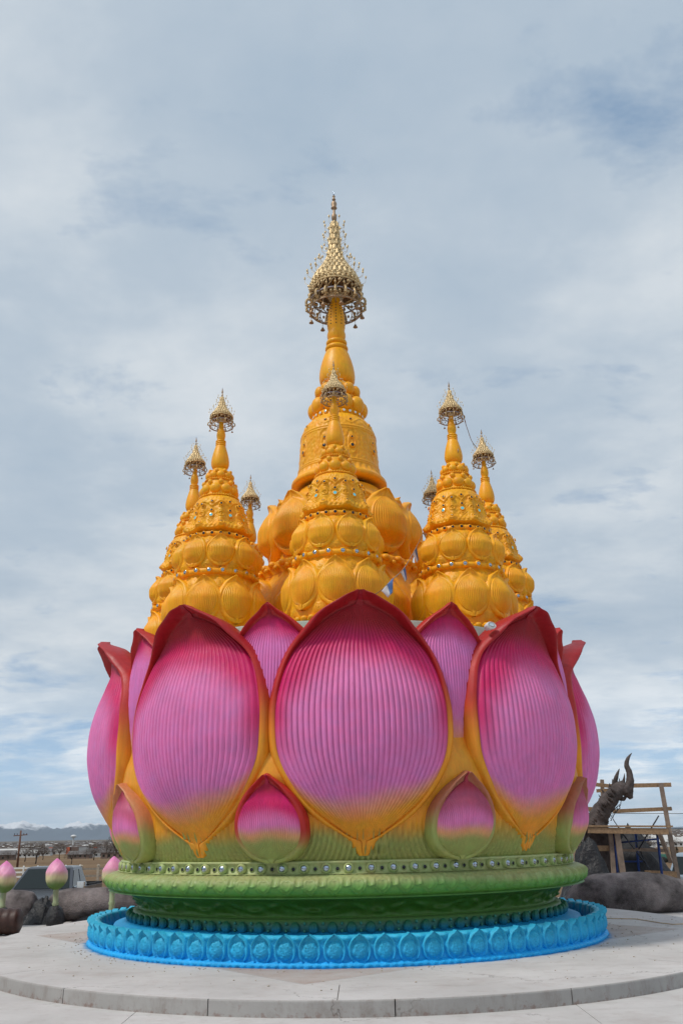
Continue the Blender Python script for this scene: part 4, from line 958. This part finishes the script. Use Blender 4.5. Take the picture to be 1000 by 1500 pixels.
def spike(a,b,r,nm='mane_spike'):
    a,b=Vector(a),Vector(b); m_=(a+b)/2+Vector((.0,0,-.03)); mb=rough_tube([a,m_,b],[r,r*.62,.006],n=10,amp=.1,sub=3); mb.build(nm,[M['dragon']],dr)
for (a,b,r) in [((868,1212),(853,1202),.09),((869,1204),(858,1193),.085),((872,1196),(862,1188),.075),((884,1172),(876,1164),.05),((888,1165),(880,1155),.06),((892,1158),(892,1147),.06),((897,1152),(896,1141),.045),((908,1148),(906,1140),.04),((912,1146),(914,1133),.05),((924,1150),(928,1142),.045),((922,1158),(927,1150),.04),((866,1222),(855,1214),.07)]:
    spike(Q(*a),Q(*b),r)
mb=MB()
for k in range(26):
    t=k/26; c=Q(868+34*t+random.uniform(-4,4),1208-48*t+random.uniform(-4,4),-.22); mb.tube([c,c+Vector((-.04,-.04,.06)),c+Vector((-.10,-.03,.12))],[.035,.03,.005],6)
mb.build('scales',[M['dragon']],dr)
mb=MB()
for k in range(7):
    a=Q(909-k*3,1173+k*5,-.1); b=Q(906-k*2.5,1182+k*4,-.15); mb.tube([a,(a+b)/2+Vector((random.uniform(-.05,.05),0,-.03)),b],.012,4)
mb.tube([Q(905,1180,-.1),Q(893,1192,-.1),Q(899,1203,-.1),Q(906,1213,-.1)],.012,5); mb.build('loose_wire',[M['darksteel']],dr)
# scaffold
sf=thing('wooden_scaffold','timber and blue steel scaffold with plank deck around the dragon statue','scaffold',tuple(gp(915,24))+(-.15,)); so_=Vector(sf.location)
def S_(u,v,d): return P(u,v,d)-so_
def bm_(name,a,b,w,h,mat,d0,d1=None):
    mb=MB(); mb.beam(S_(*a,d0),S_(*b,d1 or d0),w,h); o=mb.build(name,[M[mat]],sf,smooth=False)
for a,b,w,h,d in [((865,1148.5),(893,1151.5),.04,.10,25.3),((893,1151.5),(982,1149.5),.04,.11,25.35),((873,1158.5),(897,1157),.04,.09,25.2),((848,1184.5),(900,1187),.04,.11,25.3),((897,1188.5),(983,1184.5),.04,.10,25.35)]: bm_('rail',a,b,w,h,'wood',d)
for a,b,w,d0,d1 in [((881,1142),(884,1215),.09,25.5,25.5),((967,1147),(979,1215),.10,25.2,25.2),((977,1205),(996,1306),.11,25.0,24.6),((893,1216),(900,1300),.10,23.6,23.6),((902,1216),(915,1300),.13,23.5,23.5),((832,1200),(834,1270),.10,24.2,24.2),((963,1216),(982,1262),.09,23.7,24.5),((905,1216),(905,1310),.08,25.4,25.4)]: bm_('post',a,b,w,.09,'oldwood',d0,d1)
mb=MB()
for k in range(5): mb.beam(S_(826,1210+.0*k,23.5+k*.30),S_(978+random.uniform(-3,5),1210.5,23.5+k*.30),.27,.04)
mb.build('plank_deck',[M['wood']],sf,smooth=False)
for a,b,h,m_,d in [((860,1216),(978,1218),.14,'wood',23.42),((838,1216.5),(900,1216),.09,'wood',24.9),((833,1243),(897,1242.5),.13,'wood',23.7),((925,1244),(976,1246),.08,'oldwood',24.6),((905,1245),(930,1246),.06,'oldwood',24.4),((944,1279),(990,1281),.14,'wood',24.3)]: bm_('crossbeam',a,b,.06,h,m_,d)
def pole(name,a,b,r,mat,d0,d1=None):
    mb=MB(); mb.tube([S_(*a,d0),S_(*b,d1 or d0)],r,8); mb.build(name,[M[mat]],sf)
for a,b,d in [((898,1216),(905,1300),23.9),((961,1216),(971,1300),24.1),((930,1216),(937,1300),24.9),((835,1216),(837,1285),24.0)]: pole('steel_upright',a,b,.035,'bluesteel',d)
for a,b,d in [((908,1234),(963,1229),24.5),((930,1246),(965,1244),24.7),((908,1262),(940,1262),24.9)]: pole('steel_ledger',a,b,.022,'bluesteel',d)
for a,b,d0,d1 in [((964,1195),(934,1245),23.9,24.6),((908,1217),(950,1272),24,24.8),((838,1220),(862,1246),24,24.5),((858,1242),(880,1268),23.8,24.3),((886,1245),(868,1266),24,24.4),((930,1232),(950,1275),24.8,24.3)]: pole('brace',a,b,.018,'darksteel',d0,d1)
x,y=gp(858,22.9); crumple('tarp_cover','black tarp draped to a point under the left end of the scaffold',(x,y,-.15),(.75,.5,1.45),M['plastic'],'tarp',13,1.0)
x,y=gp(915,25.6); crumple('tarp_cover','large charcoal tarp mound behind the scaffold posts',(x,y,-.3),(1.6,.9,1.75),M['tarp'],'tarp',21)
# overhead wires far to the right
for nm,v0,v1,d,lab in (('overhead_wire',1190,1191,150,'higher of two thin overhead wires crossing the sky at right'),('overhead_wire',1214,1212,150,'lower of two thin overhead wires just above the far town at right')):
    mb=MB(); mb.tube([P(800+25*i,v0+(v1-v0)*i/12+1.2*math.sin(PI*i/12),d) for i in range(13)],.045,5); tag(mb.build(nm,[M['darksteel']]),lab,'wire')

# pennant strings
def pennants(label,pts,flags,size,seed):
    t=thing('pennant_string',label,'bunting',tuple(pts[0])); o0=Vector(pts[0])
    mb=MB(); X=[cat(range(len(pts)),[p[i] for p in pts]) for i in range(3)]; f=lambda s:Vector([float(X[j](s)) for j in range(3)])
    mb.tube([f(s)-o0 for s in np.linspace(0,len(pts)-1,40)],.006,5); mb.build('cord',[M['cord']],t)
    for s,ca,cb_,sz in flags:
        p=f(s)-o0; d=(f(s+.02)-f(s-.02)).normalized(); w_=size*sz; mb=MB(); n=9
        for side,col in ((0,0),(1,1)):
            mb.cur=col; vs=[]
            for j in range(n):
                for i in range(n):
                    a=i/(n-1); b_=j/(n-1); xx=(side-1+a)*.9*w_*(1-b_*.6); zz=-b_*w_*1.1; yy=.10*w_*math.sin(5*xx/w_+seed+4*b_)*b_
                    vs.append(p+d*xx+Vector((.25*w_*b_,yy,zz)))
            mb.add(vs,[(j*n+i,j*n+i+1,(j+1)*n+i+1,(j+1)*n+i) for j in range(n-1) for i in range(n-1)])
        o=mb.build('pennant',[M[ca],M[cb_]],t); so2=o.modifiers.new('s','SOLIDIFY'); so2.thickness=.004
    return t
pl=[P(655,700,15.0),P(636,742,14.4),P(622,775,14.0),P(607,806,13.4),P(590,834,12.8),P(567,856,12.0),P(546,872,12.25),P(520,884,12.9)]
pennants('string of blue and white pennants hanging down in front of the main stupa',pl,[(1.55,'flagblue','flagblue',.7),(2,'flagblue','flagwhite',1.0),(3,'flagblue','flagwhite',1.05),(4,'flagblue','flagwhite',1.0),(5,'flagblue','flagwhite',.9),(6,'flagblue','flagwhite',.6)],.16,1)
pl=[P(676,601,13.75),P(684,628,14.1),P(690,645,14.7),P(698,656,15.3)]
pennants('short string of red and grey pennants between the crowns of the two right stupas',pl,[(.35,'flagred','cord',.6),(1.2,'cord','flagred',.55),(2.2,'cord','flagwhite',.5)],.16,2)
# floodlight on the deck edge
pq=P(719,916,12.30)
fl=thing('floodlight','white oval floodlight on the pale deck edge between two right petals','lamp',tuple(pq)); fl.rotation_euler=(R(-12),0,math.atan2(pq.x,-pq.y))
mb=MB(); prof=[(.001,.10),(.05,.095),(.075,.07),(.085,.02),(.085,-.01),(.070,-.02),(.065,-.012),(.001,-.010)]; mb.lathe(prof,28); mb.v=[(x,zz,y*.62) for x,y,zz in mb.v]; mb.f=[f[::-1] for f in mb.f]; mb.build('housing',[M['white']],fl)
mb=MB(); mb.lathe([(.001,-.014),(.045,-.016),(.05,-.011)],20); mb.v=[(x,zz-.004,y*.62) for x,y,zz in mb.v]; mb.build('lens',[M['chrome']],fl)
mb=MB(); mb.beam((0,.04,-.02),(0,.12,-.02),.03,.03); mb.build('bracket',[M['white']],fl)
pq=P(646,905,12.35); mb=MB(); mb.blob((0,0,0),(.13,.09,.055),22); mb.v=[tuple(Vector(v)*(1+.35*mnoise.noise(Vector(v)*14))) for v in mb.v]
mb.col=(.6,.42,.4); mb.c=[(.62,.45,.42)]*len(mb.v); tag(mb.build('rag',[M['paint']],None,(pq.x,pq.y,4.42)),'crumpled pinkish cloth on the deck right of the front petal tip','cloth')

# ------------------------------------------------------------------ pickup truck
def pickup(name,label,loc,rot,paint,group=None):
    t=thing(name,label,'truck',loc,rot,group); W_=.98    # length along -Y (front at -Y)
    def prism(mb,poly,x0,x1,m=None,inset=0):
        n=len(poly); vs=[(x0,y,zz) for y,zz in poly]+[(x1,y,zz) for y,zz in poly]
        mb.add(vs,[tuple(range(n)),tuple(range(2*n-1,n-1,-1))]+[(i,n+i,n+(i+1)%n,(i+1)%n) for i in range(n)],m=m)
    mb=MB(); body=[(-2.85,.55),(-2.9,.75),(-2.88,1.02),(-2.75,1.10),(-1.45,1.22),(-.8,1.24),(.85,1.24),(2.75,1.24),(2.80,1.2),(2.78,.62),(2.45,.50)]
    arch=lambda c:[(c+.50*math.cos(q),.42+.48*math.sin(q)) for q in np.linspace(0,PI,11)]
    poly=body+[(2.35,.50)]+[p for p in arch(1.85)]+[(1.2,.45),(-1.3,.45)]+[p for p in arch(-1.95)]+[(-2.6,.5)]
    prism(mb,poly,-W_,W_); b_=mb.build('body',[paint],t,smooth=False); bv=b_.modifiers.new('b','BEVEL'); bv.width=.05; bv.segments=3; bv.limit_method='ANGLE'
    mb=MB(); # cab: tapered greenhouse
    lo=[(-W_+.03,-.95,1.22),(W_-.03,-.95,1.22),(W_-.03,1.0,1.22),(-W_+.03,1.0,1.22)]; hi=[(-.74,-.20,1.83),(.74,-.20,1.83),(.74,.82,1.83),(-.74,.82,1.83)]; top=[(-.66,-.08,1.87),(.66,-.08,1.87),(.66,.74,1.87),(-.66,.74,1.87)]
    mb.add(lo+hi+top,[(0,1,5,4),(1,2,6,5),(2,3,7,6),(3,0,4,7),(4,5,9,8),(5,6,10,9),(6,7,11,10),(7,4,8,11),(8,9,10,11)]); c=mb.build('cab',[paint],t,smooth=False); bv=c.modifiers.new('b','BEVEL'); bv.width=.03; bv.segments=2
    def pane(nm,a,b,c_,d,inset=.06,off=.012):
        a,b,c_,d=map(Vector,(a,b,c_,d)); ctr=(a+b+c_+d)/4; nrm=(b-a).cross(d-a).normalized(); q=[p+(ctr-p)*inset/ (ctr-p).length*1.6+nrm*off for p in (a,b,c_,d)]
        mb=MB(); mb.add(q+[p-nrm*.02 for p in q],[(0,1,2,3),(0,4,5,1),(1,5,6,2),(2,6,7,3),(3,7,4,0)]); mb.build(nm,[M['glass']],t,smooth=False)
    pane('windshield',lo[0],lo[1],hi[1],hi[0])
    for s in (1,-1):
        def L(f,k): # point on cab side: f along, k up
            a=Vector(lo[1 if s>0 else 0]).lerp(Vector(lo[2 if s>0 else 3]),f); b__=Vector(hi[1 if s>0 else 0]).lerp(Vector(hi[2 if s>0 else 3]),f); return a.lerp(b__,k)
        for f0,f1 in ((.02,.50),(.54,.96)):
            a,b__,c_,d=L(f0,.05),L(f1,.05),L(f1,.97),L(f0,.97)
            pane('side_window',*( (a,b__,c_,d) if s>0 else (b__,a,d,c_)),inset=.04)
        mb=MB(); mb.tube([(s*.93,-.70,1.27),(s*1.06,-.72,1.30)],.025,6); mb.add([], []); 
        x0=s*1.17; mb.box((x0-.11,-.80,1.24),(x0+.11,-.68,1.44)); o=mb.build('mirror',[M['chrome']],t,smooth=False); bv=o.modifiers.new('b','BEVEL'); bv.width=.03; bv.segments=2
        mb=MB(); mb.box((s*.72-.20,-2.93,.82),(s*.72+.20,-2.80,1.02)); mb.build('headlight',[M['chrome']],t,smooth=False)
        mb=MB(); mb.box((s*.99-.01,-.2,1.02),(s*.99+.02,-.02,1.06)); mb.build('door_handle',[M['chrome']],t,smooth=False)
        for yy in (-1.95,1.85):
            mb=MB(); mb.lathe([(.20,-.12),(.34,-.13),(.395,-.09),(.40,0),(.395,.09),(.34,.13),(.20,.12)],28); mb.cur=1; mb.lathe([(.001,.10),(.10,.115),(.20,.10),(.22,.08)],20)
            for k in range(6):
                a=2*PI*k/6; mb.beam((.04*math.cos(a),.04*math.sin(a),.115),(.2*math.cos(a),.2*math.sin(a),.11),.05,.02)
            Mx=Matrix.Rotation(R(90)*s,4,'Y'); mb.v=[tuple(Mx@Vector(v)) for v in mb.v]; mb.build('wheel',[M['rubber'],M['chrome']],t,(s*.86,yy,.40))
    mb=MB(); 
    for a,b__ in (((-.98,.98,1.24),(-.90,2.78,1.30)),((.90,.98,1.24),(.98,2.78,1.30)),((-.98,2.70,1.24),(.98,2.79,1.30))): mb.box(a,b__)
    mb.build('bed_rail',[M['rubber']],t,smooth=False)
    mb=MB(); mb.box((-.55,-2.95,.72),(.55,-2.86,1.0)); 
    mb.build('grille',[M['rubber']],t,smooth=False)
    mb=MB(); mb.box((-.95,-3.0,.50),(.95,-2.84,.68)); o=mb.build('bumper',[M['chrome']],t,smooth=False)
    return t
p=gz(70,30); pickup('pickup_truck','dark grey pickup truck parked behind the concrete body sections at left',(p.x+.1,p.y+.4,-1.16),R(1),M['carpaint'])
M['paleblue']=simple('pale_silver_car_paint',(.35,.42,.48),.25,.4,spec=.6,nscale=1,var=.05,bs=0)
p=gz(1042,27.5); pickup('pickup_truck','pale silver vehicle just entering the right edge below the scaffold',(p.x,p.y,-1.05),R(28),M['paleblue'])

# ------------------------------------------------------------------ fences, poles
def fence(label,u0,u1,d0,d1,h,n,rails,mat,cat_='fence',pw=.14):
    a=gz(u0,d0); b_=gz(u1,d1); t=thing('rail_fence',label,cat_,tuple(a))
    for k in range(n+1):
        q=a.lerp(b_,k/n); q.z=ground_z(q.x,q.y); mb=MB(); mb.box((-pw/2,-pw/2,-.1),(pw/2,pw/2,h)); mb.lathe([(pw*.75,h),(pw*.5,h+.05),(.001,h+.10)],4); mb.build('post',[M[mat]],t,tuple(q-a),smooth=False)
    for r in rails:
        mb=MB()
        for k in range(n):
            q=a.lerp(b_,k/n); q.z=ground_z(q.x,q.y); q2=a.lerp(b_,(k+1)/n); q2.z=ground_z(q2.x,q2.y); mb.beam(q-a+Vector((0,0,r)),q2-a+Vector((0,0,r)),.05,.15)
        mb.build('rail',[M[mat]],t,smooth=False)
fence('white three rail fence across the field behind the pickup truck',-60,121,92,90,1.25,9,(.35,.75,1.12),'white')
fence('weathered post and rail fence right of the white fence, behind the lotus bud',123,330,78,84,1.35,9,(.55,1.1),'post',pw=.2)
fence('short run of white rails at the right edge beyond the scaffold',985,1080,46,44,1.1,4,(.45,.85),'white')
b0=gz(30,170); up=thing('utility_pole','brown wooden utility pole with crossarm standing at the left','utility pole',tuple(b0)); hh=1.5+(1231-1216.5)/1362*170-b0.z
mb=MB(); mb.tube([(0,0,-.2),(0,0,hh)],[.22,.15],10); mb.build('shaft',[M['rust']],up)
mb=MB(); mb.beam((-1.25,0,hh-.9),(1.25,0,hh-.75),.14,.16); mb.build('crossarm',[M['rust']],up,smooth=False)
for k in (-1.1,-.6,.6,1.1):
    mb=MB(); mb.lathe([(.05,0),(.10,.06),(.06,.12),(.10,.18),(.001,.25)],8); mb.build('insulator',[M['darksteel']],up,(k,0,hh-.75+.03))
b0=gz(108,3000); b0.z=-25; wt=thing('water_tower','tiny white water tower on the skyline above the far town','water tower',tuple(b0)); hh=1.5+(1229-1222)/1362*3000+25
mb=MB(); mb.lathe([(4,0),(2.4,8),(2.2,hh-9)],14); mb.build('pedestal',[M['wallpale']],wt)
mb=MB(); mb.lathe([(2.2,hh-10),(6,hh-8),(9,hh-5),(8.5,hh-2),(4,hh),(.01,hh+.4)],20); mb.build('tank',[M['white']],wt)

# ------------------------------------------------------------------ warehouses and houses
def warehouse(label,u0,u1,d,h,ends):
    a=gz(u0,d); b_=gz(u1,d); L=b_.x-a.x; t=thing('warehouse',label,'warehouse',((a.x+b_.x)/2,a.y,a.z-1)); 
    mb=MB(); mb.box((-L/2,0,0),(L/2,40,h+1)); mb.build('wall',[M['wallpale']],t,smooth=False)
    mb=MB(); mb.box((-L/2-.5,-.5,h+1),(L/2+.5,40.5,h+1.5)); mb.build('roof',[M['roofgrey']],t,smooth=False)
    for f,w_,mt_ in ends:
        mb=MB(); mb.box((-L/2+f*L,-2.5,0),(-L/2+f*L+w_,-.02,h*1.05+1)); mb.build('entrance_block',[M[mt_]],t,smooth=False)
    for k in range(int(L/16)):
        mb=MB(); mb.box((-L/2+4+k*16,-.3,1),(-L/2+7+k*16,-.01,3.8)); mb.build('loading_door',[M['roofgrey']],t,smooth=False)
    return t
warehouse('long white warehouse at the far left with one orange and brown end',-30,43,980,6.5,[(.55,5,'terracotta'),(.62,12,'brownwall')])
warehouse('long white warehouse with orange blocks, right of the utility pole',74,117,1010,7,[(0,4,'terracotta'),(.60,5,'terracotta'),(.72,9,'brownwall')])
warehouse('smaller white warehouse with an orange corner near the pedestal',139,182,1030,6.5,[(0,4,'terracotta'),(.5,5,'brownwall')])
def house(u,d,w_,dp,h,rot,roofm,wallm,label):
    b0=gz(u,d); t=thing('house',label,'house',(b0.x,b0.y,b0.z-.6),rot,'houses scattered in the middle distance')
    mb=MB(); mb.box((-w_/2,-dp/2,0),(w_/2,dp/2,h+.6)); mb.build('wall',[M[wallm]],t,smooth=False)
    e=.5; H2=h+.6; rh=dp*.28; mb=MB(); mb.add([(-w_/2-e,-dp/2-e,H2),(w_/2+e,-dp/2-e,H2),(w_/2+e,dp/2+e,H2),(-w_/2-e,dp/2+e,H2),(-w_/2-e,0,H2+rh),(w_/2+e,0,H2+rh)],[(0,1,5,4),(2,3,4,5),(0,4,3),(1,2,5),(3,2,1,0)]); mb.build('roof',[M[roofm]],t,smooth=False)
    for k in range(max(2,int(w_/3))):
        mb=MB(); mb.box((-w_/2+1+k*3,-dp/2-.06,1.5),(-w_/2+2.2+k*3,-dp/2-.005,2.6)); mb.build('window',[M['glass']],t,smooth=False)
hs=[(8,560,14,9,3,.2,'roofgrey','brownwall','low brown house at the far left edge beyond the white fence'),
(38,640,18,8,2.6,.05,'wallpale','wallpale','long pale roofed shed just right of the utility pole base'),
(120,560,13,7,2.4,-.05,'roofgrey','brownwall','low brown building between the two nearest buds'),
(62,700,16,8,3,.1,'roofgrey','wallpale','small pale house above the truck roof'),
(152,600,17,9,3,.3,'roofgrey','wallpale','pale house beyond the fence, above the rearmost bud'),
(172,480,13,8,3,-.2,'roofgrey','brownwall','brown house closest to the pedestal edge at left'),
(20,800,30,9,3,.0,'wallpale','brownwall','wide low barn with a white roof near the left warehouse'),
(936,520,14,8,3,.2,'wallpale','wallpale','white farm building seen through the scaffold'),
(985,560,22,9,3,.0,'wallpale','wallpale','white lakeside building at the right edge'),
(870,480,16,9,3,.1,'roofgrey','brownwall','brown house behind the dragon neck'),
(955,900,40,10,4,0,'wallpale','wallpale','long white building on the far lake shore')]
for h_ in hs: house(*h_)

# far town as one mass of houses and trees nobody could count
tm=[]; mb=MB()
mats_=[M['roofgrey'],M['wallpale'],M['brownwall'],M['bark'],M['terracotta']]
for k in range(5200):
    u=random.uniform(-60,260) if k%2 else random.uniform(780,1060); dd=1080*math.exp(random.uniform(0,1)*2.1); q=gz(u,dd); s_=random.uniform(.6,1.5); ww=7*s_*(dd/2500)**.25; h_=random.uniform(3,6)
    if u>880 and dd<700: continue
    r_=random.random(); mt_=3 if r_<.60 else 0 if r_<.78 else 1 if r_<.86 else 2
    if mt_==3: mb.cur=3; mb.blob((q.x,q.y,q.z+2.4*s_),(ww*.7,ww*.7,3.4*s_),6)
    else:
        mb.cur=mt_; rz=random.uniform(-.6,.6); T=Matrix.Translation(q)@Matrix.Rotation(rz,4,'Z'); mb.box((-ww,-ww*.6,-2),(ww,ww*.6,h_*.7),T); mb.cur=0 if random.random()<.8 else 1
        v_=[T@Vector(p) for p in ((-ww,-ww*.6,h_*.7),(ww,-ww*.6,h_*.7),(ww,ww*.6,h_*.7),(-ww,ww*.6,h_*.7),(-ww,0,h_*1.1),(ww,0,h_*1.1))]; mb.add(v_,[(0,1,5,4),(2,3,4,5),(0,4,3),(1,2,5)])
tag(mb.build('far_town',mats_,smooth=False),kind='stuff')

# ------------------------------------------------------------------ trees
def bare_tree_mesh(seed,h,spread,n):
    rd=random.Random(seed); tr=MB(); cr=MB()
    tr.tube([(0,0,-.1),(.03*h,0,h*.25),(0,.02*h,h*.45)],[h*.035,h*.026,h*.016],7)
    for k in range(7):
        a=rd.uniform(0,2*PI); tr.tube([(0,0,h*rd.uniform(.2,.42)),(math.cos(a)*spread*.45,math.sin(a)*spread*.45,h*rd.uniform(.55,.8))],[h*.014,h*.005],5)
    for k in range(n):
        a=rd.uniform(0,2*PI); rr=spread*math.sqrt(rd.random()); zz=h*(.35+.6*rd.random()*(1-.45*(rr/spread)**2)); p=Vector((rr*math.cos(a),rr*math.sin(a),zz)); d=Vector((rd.gauss(0,.5)+math.cos(a)*.4,rd.gauss(0,.5)+math.sin(a)*.4,rd.uniform(.2,1.2))).normalized()*h*rd.uniform(.06,.14)
        w_=Vector((-d.y,d.x,0)).normalized()*h*.006; cr.add([p-w_,p+w_,p+d+w_*.3,p+d-w_*.3],[(0,1,2,3)])
        if k%3==0: q=p+d*.5; e=Vector((d.y,-d.x,d.z)).normalized()*h*.06; cr.add([q-w_*.7,q+w_*.7,q+e],[(0,1,2)])
    return tr.mesh('trunk',[M['bark']]),cr.mesh('crown',[M['bark']],smooth=False)
bt=[bare_tree_mesh(s,h,sp_,n) for s,h,sp_,n in ((1,5,2.4,900),(2,4,2.2,700),(3,6,2.8,1100))]
TG='bare trees dotted over the dry land'
spots=[(56,250,1.1,'bare bushy tree just right of the truck roof, left of the middle bud'),(108,230,.9,'small bare tree between the middle and the right bud'),(172,260,1.2,'bare brown tree beside the pedestal edge at left'),(185,200,1.1,'broad bare tree partly hidden by the pedestal at left'),(15,300,1.0,'bare tree beyond the white fence at the far left'),(40,330,1.0,'bare tree behind the utility pole'),(140,330,1.2,'bare tree above the weathered fence'),(160,420,1.4,'distant bare tree above the rearmost bud'),(90,480,1.4,'distant bare tree behind the middle bud'),(66,520,1.5,'distant bare tree above the truck cab'),(128,540,1.3,'distant bare tree below the warehouse end'),(934,170,.8,'low bare tree seen between the scaffold tubes'),(948,240,.9,'bare tree left of the tractor'),(985,300,1.0,'bare tree near the lake shore'),(905,330,1.2,'bare tree behind the dragon base'),(860,260,1.1,'bare tree behind the black tarp')]
for k,(u,d,s_,lab) in enumerate(spots):
    q=gz(u,d); t=thing('bare_tree',lab,'tree',tuple(q),k*1.3,TG); t.scale=(s_,)*3; a,b_=bt[k%3]; put('trunk',a,t); put('crown',b_,t)
def conifer(u,d,h,lab,seed):
    rd=random.Random(seed); q=gz(u,d); t=thing('conifer_tree',lab,'tree',tuple(q),0,'dark conifers in the field at right'); mb=MB(); mb.tube([(0,0,-.1),(0,0,h*.9)],[h*.03,h*.008],6); mb.build('trunk',[M['bark']],t)
    mb=MB()
    for k in range(900):
        f=rd.random(); zz=h*(.06+.92*f); rr=h*.30*(1-f)**.8*math.sqrt(rd.random())*rd.uniform(.8,1.15); a=rd.uniform(0,2*PI); p=Vector((rr*math.cos(a),rr*math.sin(a),zz)); d_=Vector((math.cos(a),math.sin(a),rd.uniform(-.2,.6))).normalized()*h*rd.uniform(.04,.09); w_=Vector((-d_.y,d_.x,rd.uniform(-.3,.3)*h*.05)).normalized()*h*.02
        mb.add([p-w_,p+w_,p+d_],[(0,1,2)])
    mb.build('crown',[M['conifer']],t,smooth=False)
conifer(988,105,1.9,'dark conifer, the taller one left of the right edge',1); conifer(1003,108,1.6,'dark conifer cut by the right edge of the picture',2); conifer(974,112,1.0,'low dark conifer beside the taller one at right',3)
q=gz(952,120); crumple('hedge','dark low hedge running across the field at right',(q.x,q.y,q.z-.1),(4.2,.8,.9),M['conifer'],'hedge',31)
# tractor
q=gz(956,116); tr=thing('tractor','tiny green tractor with white cab in the field at right','tractor',tuple(q),R(60)); M['green']=simple('green_paint',(.05,.16,.12),.4)
mb=MB(); mb.box((-.3,-1.4,.5),(.3,.2,1.0)); mb.build('bonnet',[M['green']],tr,smooth=False)
mb=MB(); mb.box((-.45,.1,.6),(.45,1.1,1.9)); o=mb.build('cab',[M['wallpale']],tr,smooth=False); mb=MB(); mb.box((-.46,.2,1.2),(.46,1.0,1.8)); mb.build('window',[M['glass']],tr,smooth=False).scale=(1.02,1,1)
for s in (-1,1):
    for yy,r_ in ((-1.0,.35),(.7,.6)):
        mb=MB(); mb.lathe([(.001,-.12),(r_*.8,-.14),(r_,-.08),(r_,.08),(r_*.8,.14),(.001,.12)],20); mb.v=[(zz,y_,x_) for x_,y_,zz in mb.v]; mb.build('wheel',[M['rubber']],tr,(s*.5,yy,r_))
